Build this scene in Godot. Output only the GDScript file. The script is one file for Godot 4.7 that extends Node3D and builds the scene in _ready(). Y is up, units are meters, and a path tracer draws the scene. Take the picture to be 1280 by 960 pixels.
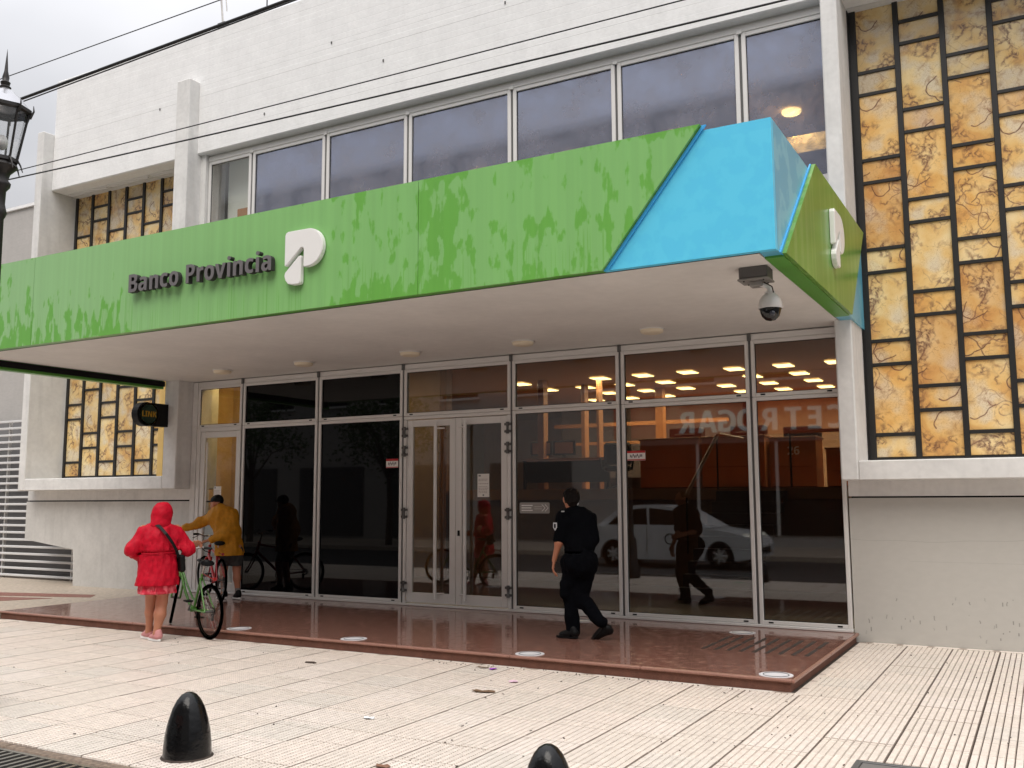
extends Node3D
# A bank branch on a wet pavement under an overcast sky. Metres, y up; the street runs along x, the shop front lies in the plane z = 0.

const YP := -0.10          # top of the pavement
const YR := -0.24          # top of the road
const MX := [-10.69, -9.61, -7.91, -6.20, -4.27, -2.56, -0.76, 0.34]   # lines of the mullions
const CAM := Vector3(2.4576, 1.6002, 12.0509)

# ------------------------------------------------------------------ mesh builder
class MB:
	var v := PackedVector3Array()
	var n := PackedVector3Array()
	var uv := PackedVector2Array()
	var ix := PackedInt32Array()
	var xf := Transform3D.IDENTITY
	func vert(p: Vector3, nn: Vector3, t := Vector2.ZERO) -> int:
		v.append(xf * p)
		n.append((xf.basis * nn).normalized())
		uv.append(t)
		return v.size() - 1
	func face(pts: Array, out: Vector3, uvs: Array = []) -> void:   # flat convex face, its normal on the side of out
		var nn: Vector3 = (pts[1] - pts[0]).cross(pts[2] - pts[0])
		if nn.length_squared() < 1e-16 and pts.size() > 3:
			nn = (pts[2] - pts[0]).cross(pts[3] - pts[0])
		nn = nn.normalized()
		var flip := nn.dot(out) < 0.0
		if flip:
			nn = -nn
		var b := v.size()
		for i in pts.size():
			vert(pts[i], nn, uvs[i] if uvs.size() else Vector2.ZERO)
		for i in range(1, pts.size() - 1):
			if flip:
				ix.append_array(PackedInt32Array([b, b + i, b + i + 1]))
			else:
				ix.append_array(PackedInt32Array([b, b + i + 1, b + i]))
	func box(lo: Vector3, hi: Vector3, bev := 0.0) -> MB:
		var c := (lo + hi) / 2.0
		var h := (hi - lo).abs() / 2.0
		var b := minf(bev, minf(h.x, minf(h.y, h.z)) * 0.9)
		for a in 3:
			var p := (a + 1) % 3
			var q := (a + 2) % 3
			for s in [-1.0, 1.0]:
				var pts := []
				var uvs := []
				for k in [[-1.0, -1.0], [1.0, -1.0], [1.0, 1.0], [-1.0, 1.0]]:
					var d := Vector3.ZERO
					d[a] = s * h[a]
					d[p] = k[0] * (h[p] - b)
					d[q] = k[1] * (h[q] - b)
					pts.append(c + d)
					uvs.append(Vector2(k[0] * 0.5 + 0.5, k[1] * 0.5 + 0.5) if a != 0 else Vector2(k[1] * 0.5 + 0.5, k[0] * 0.5 + 0.5))
				var o := Vector3.ZERO
				o[a] = s
				face(pts, o, uvs)
				if b > 0.0:
					for s2 in [-1.0, 1.0]:
						var e := []
						for k in [[0, -1.0], [0, 1.0], [1, 1.0], [1, -1.0]]:
							var d := Vector3.ZERO
							d[q] = k[1] * (h[q] - b)
							d[a] = s * (h[a] if k[0] == 0 else h[a] - b)
							d[p] = s2 * (h[p] - b if k[0] == 0 else h[p])
							e.append(c + d)
						var oo := Vector3.ZERO
						oo[a] = s
						oo[p] = s2
						face(e, oo)
		if b > 0.0:
			for sx in [-1.0, 1.0]:
				for sy in [-1.0, 1.0]:
					for sz in [-1.0, 1.0]:
						var sg := Vector3(sx, sy, sz)
						face([c + sg * (h - Vector3(0, b, b)), c + sg * (h - Vector3(b, 0, b)), c + sg * (h - Vector3(b, b, 0))], sg)
		return self
	func tube(pts: Array, r: float, sides := 8, caps := true, r2 := -1.0) -> MB:
		var m := pts.size()
		var ref := Vector3.UP
		var b := v.size()
		for i in m:
			var t: Vector3 = (pts[mini(i + 1, m - 1)] - pts[maxi(i - 1, 0)]).normalized()
			if absf(t.dot(ref)) > 0.95:
				ref = Vector3.RIGHT if absf(t.x) < 0.9 else Vector3.BACK
			var u := t.cross(ref).normalized()
			var w := u.cross(t)
			ref = w
			var rr := r if r2 < 0.0 else lerpf(r, r2, i / float(m - 1))
			for k in sides + 1:
				var a := TAU * k / sides
				var d := u * cos(a) + w * sin(a)
				vert(pts[i] + d * rr, d, Vector2(k / float(sides), i / float(m - 1)))
		for i in m - 1:
			for k in sides:
				var p := b + i * (sides + 1) + k
				var q := p + sides + 1
				ix.append_array(PackedInt32Array([p, p + 1, q, p + 1, q + 1, q]))
		if caps:
			for e in [0, m - 1]:
				var t: Vector3 = (pts[0] - pts[1]) if e == 0 else (pts[m - 1] - pts[m - 2])
				var ring := []
				for k in sides:
					ring.append(xf.affine_inverse() * v[b + e * (sides + 1) + k])
				face(ring, t)
		return self
	func lathe(prof: Array, sides := 20, flat := false) -> MB:   # [radius, y] pairs upwards, round the y axis
		for i in prof.size() - 1:
			var a: Array = prof[i]
			var c: Array = prof[i + 1]
			var sl := Vector2(c[0] - a[0], c[1] - a[1])
			var n0 := Vector2(sl.y, -sl.x).normalized()
			var na := n0
			var nc := n0
			if not flat:
				if i > 0:
					var pv := Vector2(a[0] - prof[i - 1][0], a[1] - prof[i - 1][1])
					var np := Vector2(pv.y, -pv.x).normalized()
					if np.dot(n0) > 0.55:
						na = (np + n0).normalized()
				if i < prof.size() - 2:
					var nx := Vector2(prof[i + 2][0] - c[0], prof[i + 2][1] - c[1])
					var nn := Vector2(nx.y, -nx.x).normalized()
					if nn.dot(n0) > 0.55:
						nc = (nn + n0).normalized()
			var b := v.size()
			for k in sides + 1:
				var d := Vector3(cos(TAU * k / sides), 0, sin(TAU * k / sides))
				vert(d * a[0] + Vector3(0, a[1], 0), d * na.x + Vector3(0, na.y, 0), Vector2(k / float(sides), i / float(prof.size())))
				vert(d * c[0] + Vector3(0, c[1], 0), d * nc.x + Vector3(0, nc.y, 0), Vector2(k / float(sides), (i + 1) / float(prof.size())))
			for k in sides:
				var p := b + k * 2
				ix.append_array(PackedInt32Array([p, p + 2, p + 1, p + 1, p + 2, p + 3]))
		return self
	func ball(c: Vector3, r: float, sides := 12, sc := Vector3.ONE) -> MB:
		var keep := xf
		xf = xf * Transform3D(Basis.from_scale(sc), c)
		var prof := []
		for i in 9:
			var a := -PI / 2 + PI * i / 8.0
			prof.append([maxf(cos(a) * r, 0.0001), sin(a) * r])
		lathe(prof, sides)
		xf = keep
		return self
	func torus(c: Vector3, R: float, r: float, seg := 40, sides := 8, ax := Vector3.BACK) -> MB:
		var u := ax.cross(Vector3.UP if absf(ax.y) < 0.9 else Vector3.RIGHT).normalized()
		var w := ax.cross(u)
		var b := v.size()
		for i in seg + 1:
			var d := u * cos(TAU * i / seg) + w * sin(TAU * i / seg)
			for k in sides + 1:
				var a := TAU * k / sides
				var nn := d * cos(a) + ax * sin(a)
				vert(c + d * R + nn * r, nn)
		for i in seg:
			for k in sides:
				var p := b + i * (sides + 1) + k
				var q := p + sides + 1
				ix.append_array(PackedInt32Array([p, q, p + 1, p + 1, q, q + 1]))
		return self
	func prism(poly: PackedVector2Array, z0: float, z1: float, size := Vector2.ZERO, org := Vector2.ZERO) -> MB:   # poly in x, y
		var tr := Geometry2D.triangulate_polygon(poly)
		for e in [[z0, -1.0], [z1, 1.0]]:
			for i in range(0, tr.size(), 3):
				var p := []
				var t := []
				for k in 3:
					var q := poly[tr[i + k]]
					p.append(Vector3(q.x, q.y, e[0]))
					t.append((q - org) / size if size != Vector2.ZERO else Vector2.ZERO)
				face(p, Vector3(0, 0, e[1] * signf(z1 - z0)), t)
		var cw := 1.0 if Geometry2D.is_polygon_clockwise(poly) else -1.0
		for i in poly.size():
			var a := poly[i]
			var c := poly[(i + 1) % poly.size()]
			var d := c - a
			var t := []
			if size != Vector2.ZERO:
				t = [(a - org) / size, (c - org) / size, (c - org) / size, (a - org) / size]
			face([Vector3(a.x, a.y, z0), Vector3(c.x, c.y, z0), Vector3(c.x, c.y, z1), Vector3(a.x, a.y, z1)], Vector3(-d.y, d.x, 0) * cw, t)
		return self
	func add(arr: Array) -> MB:
		var b := v.size()
		for i in arr[0].size():
			vert(arr[0][i], arr[1][i])
		for i: int in arr[2]:
			ix.append(b + i)
		return self
	func mesh() -> ArrayMesh:
		var a := []
		a.resize(Mesh.ARRAY_MAX)
		a[Mesh.ARRAY_VERTEX] = v
		a[Mesh.ARRAY_NORMAL] = n
		a[Mesh.ARRAY_TEX_UV] = uv
		a[Mesh.ARRAY_INDEX] = ix
		var m := ArrayMesh.new()
		m.add_surface_from_arrays(Mesh.PRIMITIVE_TRIANGLES, a)
		return m

# ------------------------------------------------------------------ scene helpers
var M := {}
var used := {}
var rng := RandomNumberGenerator.new()

func put(o: Node, called: String, parent: Node = null) -> Node:
	var p: Node = parent if parent else self
	var key := "%d/%s" % [p.get_instance_id(), called]
	var k: int = used.get(key, 0)
	used[key] = k + 1
	o.name = called if k == 0 else "%s_%03d" % [called, k]
	p.add_child(o, true)
	return o

func tag(o: Node, label: String, category: String, group := "") -> Node:
	o.set_meta("label", label)
	o.set_meta("category", category)
	if group:
		o.set_meta("group", group)
	return o

func thing(called: String, label: String, category: String, at := Vector3.ZERO, turn := 0.0, group := "") -> Node3D:
	var o := Node3D.new()
	put(o, called)
	o.position = at
	o.rotation.y = turn
	tag(o, label, category, group)
	return o

func part(called: String, m: Variant, mt: Material, parent: Node = null) -> MeshInstance3D:
	var o := MeshInstance3D.new()
	o.mesh = m.mesh() if m is MB else m
	o.material_override = mt
	put(o, called, parent)
	return o

func struct(called: String, m: Variant, mt: Material) -> MeshInstance3D:
	var o := part(called, m, mt)
	o.set_meta("kind", "structure")
	return o

func bx(x0: float, x1: float, y0: float, y1: float, z0: float, z1: float, bev := 0.0) -> MB:
	return MB.new().box(Vector3(x0, y0, z0), Vector3(x1, y1, z1), bev)

func text(s: String, size: float, depth: float, font: Font, step := 0.6) -> TextMesh:
	var t := TextMesh.new()
	t.text = s
	t.font = font
	t.font_size = 64
	t.pixel_size = size / 64.0
	t.depth = depth
	t.curve_step = step
	t.horizontal_alignment = HORIZONTAL_ALIGNMENT_LEFT
	t.vertical_alignment = VERTICAL_ALIGNMENT_BOTTOM
	return t

# ------------------------------------------------------------------ textures and materials
func noise(seed_: int, freq: float, w: int, h: int, oct := 4, warp := 0.0, kind := FastNoiseLite.TYPE_SIMPLEX_SMOOTH, ridged := false, seamless := true) -> PackedByteArray:
	var f := FastNoiseLite.new()
	f.seed = seed_
	f.noise_type = kind
	f.frequency = freq
	f.fractal_octaves = oct
	if ridged:
		f.fractal_type = FastNoiseLite.FRACTAL_RIDGED
	if warp > 0.0:
		f.domain_warp_enabled = true
		f.domain_warp_amplitude = warp
		f.domain_warp_frequency = freq * 1.3
	var im := f.get_seamless_image(w, h, false, false, 0.15) if seamless else f.get_image(w, h)
	im.convert(Image.FORMAT_L8)
	return im.get_data()

func veins(seed_: int, s: int) -> PackedFloat32Array:        # a few wandering cracks with a soft halo, 0 to 1
	var out := PackedFloat32Array()
	out.resize(s * s)
	var r := RandomNumberGenerator.new()
	r.seed = seed_
	var walks := []
	for k in 9:
		walks.append([Vector2(r.randf() * s, r.randf() * s), [0.8, -0.8, 2.3, 0.5, -2.4][r.randi() % 5] + r.randf_range(-0.3, 0.3), r.randi_range(60, 170), r.randf_range(0.45, 1.0)])
	while walks.size():
		var w: Array = walks.pop_back()
		var p: Vector2 = w[0]
		var a: float = w[1]
		var drift := 0.0
		for i in int(w[2]):
			drift = drift * 0.8 + r.randf_range(-0.14, 0.14)
			a += drift * 0.5
			p += Vector2(cos(a), sin(a)) * 2.2
			if r.randf() < 0.013 and w[3] > 0.35:
				walks.append([p, a + r.randf_range(0.5, 0.9) * (1.0 if r.randf() < 0.5 else -1.0), r.randi_range(20, 70), w[3] * 0.75])
			var rad := 5 if w[3] > 0.6 else 3
			for dy in range(-rad, rad + 1):
				for dx in range(-rad, rad + 1):
					var x := int(p.x) + dx
					var y := int(p.y) + dy
					if x < 0 or y < 0 or x >= s or y >= s:
						continue
					var v: float = w[3] * maxf(0.0, 1.0 - sqrt(dx * dx + dy * dy) / (rad + 0.5))
					if v > out[y * s + x]:
						out[y * s + x] = v
	return out

func cracks(seed_: int, freq: float, s: int, warp: float) -> PackedByteArray:   # low along the borders of warped cells
	var f := FastNoiseLite.new()
	f.seed = seed_
	f.noise_type = FastNoiseLite.TYPE_CELLULAR
	f.cellular_return_type = FastNoiseLite.RETURN_DISTANCE2_SUB
	f.cellular_jitter = 1.0
	f.frequency = freq
	f.fractal_type = FastNoiseLite.FRACTAL_NONE
	f.domain_warp_enabled = true
	f.domain_warp_amplitude = warp
	f.domain_warp_frequency = freq * 1.5
	f.domain_warp_fractal_octaves = 4
	var im := f.get_image(s, s)
	im.convert(Image.FORMAT_L8)
	return im.get_data()

func tex(w: int, h: int, fn: Callable) -> ImageTexture:      # fn(i, x, y) -> Color
	var d := PackedByteArray()
	d.resize(w * h * 3)
	var i := 0
	for y in h:
		for x in w:
			var c: Color = fn.call(i, x, y)
			d[i * 3] = clampi(c.r8, 0, 255)
			d[i * 3 + 1] = clampi(c.g8, 0, 255)
			d[i * 3 + 2] = clampi(c.b8, 0, 255)
			i += 1
	var im := Image.create_from_data(w, h, false, Image.FORMAT_RGB8, d)
	im.generate_mipmaps()
	return ImageTexture.create_from_image(im)

func grey(v: float) -> Color:
	return Color(v, v, v)

func mat(c: Color, rough := 0.7, metal := 0.0) -> StandardMaterial3D:
	var m := StandardMaterial3D.new()
	m.albedo_color = c
	m.roughness = rough
	m.metallic = metal
	return m

func tri(m: StandardMaterial3D, t: Texture2D, metres: float, bump: Texture2D = null, depth := 0.3) -> StandardMaterial3D:
	m.albedo_texture = t
	m.uv1_triplanar = true
	m.uv1_world_triplanar = true
	m.uv1_triplanar_sharpness = 8.0
	m.uv1_scale = Vector3.ONE / metres
	if bump:
		m.heightmap_enabled = true
		m.heightmap_texture = bump
		m.heightmap_scale = depth
	return m

func hexc(r: int, g: int, b: int) -> Color:
	return Color8(r, g, b)

func make_materials() -> void:
	var S := 512
	# board-marked painted concrete
	var n1 := noise(11, 0.008, S, S, 5)
	var n2 := noise(12, 0.05, S, S, 4)
	var n3 := noise(13, 0.2, S, S, 2)
	var board := []
	rng.seed = 5
	for y in S:
		board.append(0.0)
	var edge := PackedByteArray()
	edge.resize(S)
	var y0 := 0
	while y0 < S:
		var hgt := rng.randi_range(22, 34)
		var off := rng.randf_range(-0.25, 0.25)
		for y in range(y0, mini(y0 + hgt, S)):
			board[y] = off
		edge[y0] = 1
		y0 += hgt
	var streak := noise(14, 0.02, S, S, 4)
	var conc := tex(S, S, func(i, x, y):
		var sv := streak[(y * S / 12 % S) * S + x] / 255.0
		var g := 0.94 + 0.035 * (n1[i] / 255.0 - 0.5) + 0.035 * (n2[i] / 255.0 - 0.5) - 0.05 * maxf(sv - 0.62, 0.0) * 3.0
		if n3[i] > 232 and n2[i] > 150:
			g -= 0.25
		if edge[y]:
			g -= 0.004 + 0.055 * n2[(i * 7) % (S * S)] / 255.0
		return Color(g, g * 0.992, g * 0.982))
	var conc_h := tex(S, S, func(i, _x, y):
		return grey(clampf(0.55 + board[y] * 0.9 + (n2[i] / 255.0 - 0.5) * 0.10 + (n3[i] / 255.0 - 0.5) * 0.05 - (0.32 if edge[y] else 0.0), 0, 1)))
	M.concrete = tri(mat(hexc(246, 248, 250), 0.75), conc, 2.2, conc_h, 0.55)
	# smoother painted wall: fins, sills
	var paint := tex(S, S, func(i, x, y):
		var sv := streak[((y / 9) % S) * S + x] / 255.0
		var g := 0.9 + 0.07 * (n1[i] / 255.0 - 0.5) + 0.04 * (n2[i] / 255.0 - 0.5) - 0.12 * maxf(sv - 0.6, 0.0)
		return Color(g, g * 0.987, g * 0.972))
	var paint_h := tex(256, 256, func(_i, x, y): return grey(0.5 + 0.4 * (n2[(y * 2) * S + x * 2] / 255.0 - 0.5) + 0.2 * (n3[y * S + x] / 255.0 - 0.5)))
	M.paint = tri(mat(hexc(240, 242, 243), 0.7), paint, 3.0, paint_h, 0.35)
	# base wall with scuffs near the foot: stains of their own, laid out over the wall's own uv
	var sc1 := noise(31, 0.035, S, S, 4, 0.0, FastNoiseLite.TYPE_SIMPLEX_SMOOTH, false, false)
	var sc2 := noise(32, 0.09, S, S, 3, 0.0, FastNoiseLite.TYPE_SIMPLEX_SMOOTH, false, false)
	M.base_wall = tri(mat(hexc(219, 220, 219), 0.65), paint, 2.6, paint_h, 0.3)
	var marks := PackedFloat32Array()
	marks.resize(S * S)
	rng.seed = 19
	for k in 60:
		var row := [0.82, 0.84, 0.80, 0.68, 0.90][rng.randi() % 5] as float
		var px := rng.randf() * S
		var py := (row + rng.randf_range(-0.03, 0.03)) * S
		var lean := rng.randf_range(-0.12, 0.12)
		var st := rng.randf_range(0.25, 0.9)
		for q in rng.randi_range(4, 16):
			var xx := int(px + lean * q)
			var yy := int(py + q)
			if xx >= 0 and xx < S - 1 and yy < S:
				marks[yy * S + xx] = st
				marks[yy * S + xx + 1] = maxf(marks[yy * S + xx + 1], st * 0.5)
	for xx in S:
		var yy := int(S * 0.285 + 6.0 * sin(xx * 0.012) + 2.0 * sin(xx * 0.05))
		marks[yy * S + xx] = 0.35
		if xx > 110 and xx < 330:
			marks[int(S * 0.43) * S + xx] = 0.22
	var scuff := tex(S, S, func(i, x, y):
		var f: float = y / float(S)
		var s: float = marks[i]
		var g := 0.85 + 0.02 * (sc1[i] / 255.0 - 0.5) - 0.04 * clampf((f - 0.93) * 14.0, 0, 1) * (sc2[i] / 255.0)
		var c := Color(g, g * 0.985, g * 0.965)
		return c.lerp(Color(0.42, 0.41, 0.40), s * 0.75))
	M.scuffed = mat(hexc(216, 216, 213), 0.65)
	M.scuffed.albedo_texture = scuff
	# soffit
	var so1 := noise(41, 0.006, S, S, 5)
	M.soffit = tri(mat(hexc(242, 243, 241), 0.6), tex(S, S, func(i, _x, _y):
		var g := 0.9 + 0.05 * (so1[i] / 255.0 - 0.5) + 0.03 * (n2[i] / 255.0 - 0.5)
		return Color(g, g * 0.985, g * 0.975)), 5.0)
	# polished red granite
	var gr1 := noise(51, 0.12, S, S, 3)
	var gr2 := noise(52, 0.3, S, S, 2)
	var gr3 := noise(53, 0.012, S, S, 4)
	var gran := tex(S, S, func(i, _x, _y):
		var a := gr1[i] / 255.0
		var c := Color(0.51, 0.365, 0.32).lerp(Color(0.625, 0.475, 0.425), clampf((a - 0.35) * 2.2, 0, 1))
		if gr2[i] > 168:
			c = c.lerp(Color(0.74, 0.62, 0.56), 0.7)
		elif gr2[i] < 84:
			c = c.lerp(Color(0.24, 0.16, 0.14), 0.75)
		return c * (0.95 + 0.12 * (gr3[i] / 255.0)))
	var gran_r := tex(S, S, func(i, _x, _y): return grey(clampf(0.09 + 0.22 * (gr3[i] / 255.0 - 0.45), 0.05, 0.24)))
	M.granite = tri(mat(hexc(235, 225, 222), 1.0), gran, 0.9)
	M.granite.roughness_texture = gran_r
	M.granite_edge = tri(mat(hexc(255, 244, 238), 0.35), gran, 0.5)
	M.riser = tri(mat(hexc(215, 192, 178), 0.8), gran, 0.7)
	M.granite_dull = tri(mat(hexc(235, 205, 200), 0.5), gran, 0.9)
	# cream pavement tile: strips scored across
	var P := 256
	var t1 := noise(61, 0.06, P, P, 3)
	var t2 := noise(62, 0.015, P, P, 4)
	var score := func(y): return y % 14 < 3
	for k in 4:
		var tone: Color = [Color(0.985, 0.935, 0.885), Color(0.965, 0.92, 0.87), Color(0.99, 0.945, 0.90), Color(0.95, 0.915, 0.87)][k]
		var sh := k * 5077
		var ta := tex(P, P, func(i, x, y):
			var j: int = (i + sh * 3) % (P * P)
			var c: Color = tone * (0.885 + 0.085 * (t2[j] / 255.0) + 0.08 * (t1[j] / 255.0 - 0.5))
			var sp := fposmod(x * 9.0 / P, 1.0)
			if sp < 0.08 or sp > 0.92:
				c = c.lerp(Color(0.50, 0.43, 0.38), 0.20 + 0.35 * t1[(j * 5) % (P * P)] / 255.0)
			if x < 5 or x > P - 6:
				c = c.lerp(Color(0.40, 0.34, 0.30), 0.35 + 0.45 * t1[(j * 7) % (P * P)] / 255.0)
			elif y < 3 or y > P - 4:
				c = c.lerp(Color(0.45, 0.39, 0.35), 0.05 + 0.40 * t1[(j * 7) % (P * P)] / 255.0)
			if score.call(y):
				c = c.lerp(Color(0.45, 0.38, 0.33), 0.36 + 0.40 * t1[(j * 3) % (P * P)] / 255.0)
			if t1[j] > 226:
				c = c.lerp(Color(0.45, 0.38, 0.33), 0.45)
			return c)
		var m := mat(Color.WHITE, 0.42)
		m.albedo_texture = ta
		M["tile%d" % k] = m
	M.mortar = tri(mat(hexc(88, 75, 66), 0.9), tex(128, 128, func(_i, x, y): return grey(0.75 + 0.4 * (n2[y * S + x] / 255.0 - 0.5))), 0.6)
	M.cream = tri(mat(hexc(205, 190, 172), 0.5), tex(256, 256, func(_i, x, y): return grey(0.86 + 0.2 * (n2[y * S + x] / 255.0 - 0.5) + 0.12 * (n3[y * S + x] / 255.0 - 0.5))), 1.2)
	M.asphalt = tri(mat(hexc(70, 69, 68), 0.55), tex(256, 256, func(_i, x, y): return grey(0.75 + 0.45 * (n3[y * S + x] / 255.0 - 0.5))), 0.8)
	M.kerb = tri(mat(hexc(150, 130, 112), 0.7), tex(256, 256, func(_i, x, y): return grey(0.8 + 0.4 * (n2[y * S + x] / 255.0 - 0.5) + 0.2 * (n3[y * S + x] / 255.0 - 0.5))), 0.7)
	# onyx
	for k in 5:
		var a1 := noise(100 + k, 0.0034, S, S, 4, 60.0, FastNoiseLite.TYPE_SIMPLEX_SMOOTH, false, false)
		var a2 := veins(120 + k, S)
		var a6 := noise(200 + k, 0.0045, S, S, 3, 90.0, FastNoiseLite.TYPE_SIMPLEX_SMOOTH, true, false)
		var a5 := cracks(180 + k, 0.02, S, 22.0)
		var a3 := noise(140 + k, 0.018, S, S, 4, 40.0, FastNoiseLite.TYPE_SIMPLEX_SMOOTH, true, false)
		var a4 := noise(160 + k, 0.004, S, S, 3, 30.0, FastNoiseLite.TYPE_SIMPLEX_SMOOTH, false, false)
		var pale: float = [0.25, 0.55, 0.15, 0.4, 0.75][k]
		M["onyx%d" % k] = mat(hexc(255, 255, 255), 0.16)
		M["onyx%d" % k].albedo_texture = tex(S, S, func(i, _x, _y):
			var u := a1[i] / 255.0
			var c := Color(0.90, 0.735, 0.465).lerp(Color(0.94, 0.84, 0.635), clampf((u - 0.3) * 1.8, 0, 1))
			c = c.lerp(Color(0.87, 0.81, 0.71), clampf((a4[i] / 255.0 - 0.66 + pale * 0.3) * 2.5, 0, 0.85))
			c = c.lerp(Color(0.80, 0.57, 0.34), clampf((0.36 - u) * 2.0, 0, 0.35))
			# growth lines: contours of the same warped field
			var w: float = absf(fposmod(u * 17.0 + 1.5 * a3[i] / 255.0, 1.0) - 0.5) * 2.0
			var bandw := clampf((a4[i] / 255.0 - 0.30) * 2.2, 0.1, 1.0)
			c = c.lerp(Color(0.58, 0.38, 0.22), clampf((w - 0.80) * 6.0, 0, 1) * 0.40 * bandw)
			var mar := clampf((a6[i] / 255.0 - 0.66) * 3.2, 0, 1) * (0.45 + 0.55 * a3[i] / 255.0)
			c = c.lerp(Color(0.56, 0.40, 0.29), mar * 0.62)
			c = c.lerp(Color(0.96, 0.88, 0.72), clampf((0.16 - w) * 6.0, 0, 1) * 0.4 * bandw)
			var hair := clampf((0.045 - a5[i] / 255.0) * 22.0, 0, 1) * clampf((a1[(i * 2) % (S * S)] / 255.0 - 0.45) * 4.0, 0, 1)
			c = c.lerp(Color(0.52, 0.36, 0.25), hair * 0.4)
			var cr: float = a2[i]
			c = c.lerp(Color(0.60, 0.46, 0.38), clampf(cr * 1.6, 0, 1) * clampf((a3[i] / 255.0 - 0.25) * 2.0, 0.1, 0.7))
			c = c.lerp(Color(0.29, 0.195, 0.16), clampf((cr - 0.52) * 3.2, 0, 1) * 0.72)
			var blot := clampf((0.33 - a4[i] / 255.0) * 7.0, 0, 1) * clampf((a3[i] / 255.0 - 0.45) * 2.5, 0, 1)
			return c.lerp(Color(0.40, 0.29, 0.25), blot * 0.8))
	M.lead = mat(hexc(30, 29, 28), 0.45)
	# wet and dry paint of the canopy: the wet part runs down in streaks
	var W := 2048
	var H := 224
	var g1 := noise(71, 0.006, W, 8, 3, 0.0, FastNoiseLite.TYPE_SIMPLEX_SMOOTH, false, false)
	var g2 := noise(72, 0.045, W, 8, 4, 0.0, FastNoiseLite.TYPE_SIMPLEX_SMOOTH, false, false)
	var g4 := noise(74, 0.006, W, 8, 3, 0.0, FastNoiseLite.TYPE_SIMPLEX_SMOOTH, false, false)
	var g3 := noise(73, 0.03, W, H, 4, 0.0, FastNoiseLite.TYPE_SIMPLEX_SMOOTH, false, false)
	var green := func(i, x, y, w, h):
		var f: float = y / float(h)
		var u: float = x / float(w) + 0.012 * (g1[x] / 255.0 - 0.5)     # 0 left end .. 1 right end
		var n: float = g3[(y * 2 / 5) * W + x] / 255.0 + 0.16 * (g2[x] / 255.0 - 0.5)
		var A := (f - 0.48) * 0.55
		var B := (f - 0.72) * 0.7
		var C := -0.5
		var D := -0.08 + maxf(f - 0.80, 0.0) * 2.4
		var E := 0.24 - 0.5 * maxf(0.15 - f, 0.0)
		var F := -0.17 + 0.19 * exp(-pow((f - 0.62) / 0.24, 2.0)) + maxf(f - 0.86, 0.0) * 1.4
		var b := lerpf(A, B, smoothstep(0.15, 0.18, u))
		b = lerpf(b, C, smoothstep(0.335, 0.36, u))
		b = lerpf(b, D, smoothstep(0.615, 0.63, u))
		b = lerpf(b, E, smoothstep(0.725, 0.735, u))
		b = lerpf(b, F, smoothstep(0.765, 0.785, u))
		b += 0.42 * maxf(0.09 - f, 0.0) / 0.09 * smoothstep(0.55, 0.75, g4[x] / 255.0 + 0.3 * (u - 0.5))
		var wet := clampf((n + 0.12 * (g2[(x * 3 + y / 9) % W] / 255.0 - 0.5) + b - 0.575) * 10.0, 0, 1)
		var drip: float = clampf((g2[(x * 5 + 300) % W] / 255.0 - 0.70) * 9.0, 0, 1) * clampf((f - 0.45 - g1[(x * 2) % W] / 520.0) * 9.0, 0, 1)
		wet = maxf(wet, 0.6 * drip)
		var dry := Color(0.56, 0.74, 0.51).lerp(Color(0.505, 0.725, 0.43), smoothstep(0.1, 0.75, u))
		return dry.lerp(Color(0.41, 0.67, 0.285), wet) * (0.975 + 0.05 * (g2[x] / 255.0))
	M.green = mat(Color.WHITE, 0.34)
	M.green.albedo_texture = tex(W, H, func(i, x, y): return green.call(i, x, y, W, H))
	M.green_plain = mat(hexc(86, 150, 58), 0.35)
	var b1 := noise(81, 0.02, 512, 256, 4, 0.0, FastNoiseLite.TYPE_SIMPLEX_SMOOTH, false, false)
	var b2 := noise(82, 0.006, 512, 256, 2, 0.0, FastNoiseLite.TYPE_SIMPLEX_SMOOTH, false, false)
	var bluet := tex(512, 256, func(i, _x, y):
		var dry := clampf((b1[i] / 255.0 - 0.36 + 0.25 * (b2[i] / 255.0 - 0.4)) * 4.0, 0, 1)
		if y < 22:
			dry *= 0.4
		return Color(0.36, 0.805, 0.955).lerp(Color(0.38, 0.825, 0.965), dry))
	M.blue = mat(Color.WHITE, 0.32)
	M.blue.albedo_texture = bluet
	M.blue_plain = mat(hexc(70, 172, 236), 0.35)
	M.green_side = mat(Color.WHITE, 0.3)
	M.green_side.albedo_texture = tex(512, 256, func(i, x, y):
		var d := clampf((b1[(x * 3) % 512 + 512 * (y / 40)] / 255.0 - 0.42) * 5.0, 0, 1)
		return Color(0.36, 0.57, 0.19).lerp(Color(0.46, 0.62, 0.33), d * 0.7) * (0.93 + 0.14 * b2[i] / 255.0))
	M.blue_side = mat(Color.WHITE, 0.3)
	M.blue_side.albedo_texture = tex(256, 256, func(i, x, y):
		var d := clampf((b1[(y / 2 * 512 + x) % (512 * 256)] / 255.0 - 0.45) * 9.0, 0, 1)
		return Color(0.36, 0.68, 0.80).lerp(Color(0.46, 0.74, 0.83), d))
	# metals, plastics, glass
	M.alu = mat(hexc(220, 218, 215), 0.4, 0.12)
	M.alu_dark = mat(hexc(96, 95, 94), 0.5, 0.3)
	M.steel = mat(hexc(178, 176, 172), 0.25, 0.9)
	M.black = mat(hexc(16, 16, 17), 0.5)
	M.black.metallic_specular = 0.3
	M.rubber = mat(hexc(22, 22, 22), 0.75)
	M.iron = mat(hexc(38, 35, 34), 0.45, 0.2)
	M.white = mat(hexc(236, 235, 233), 0.35)
	M.letter_face = mat(hexc(112, 108, 110), 0.4, 0.1)
	M.letter_side = mat(hexc(46, 42, 44), 0.6)
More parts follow.
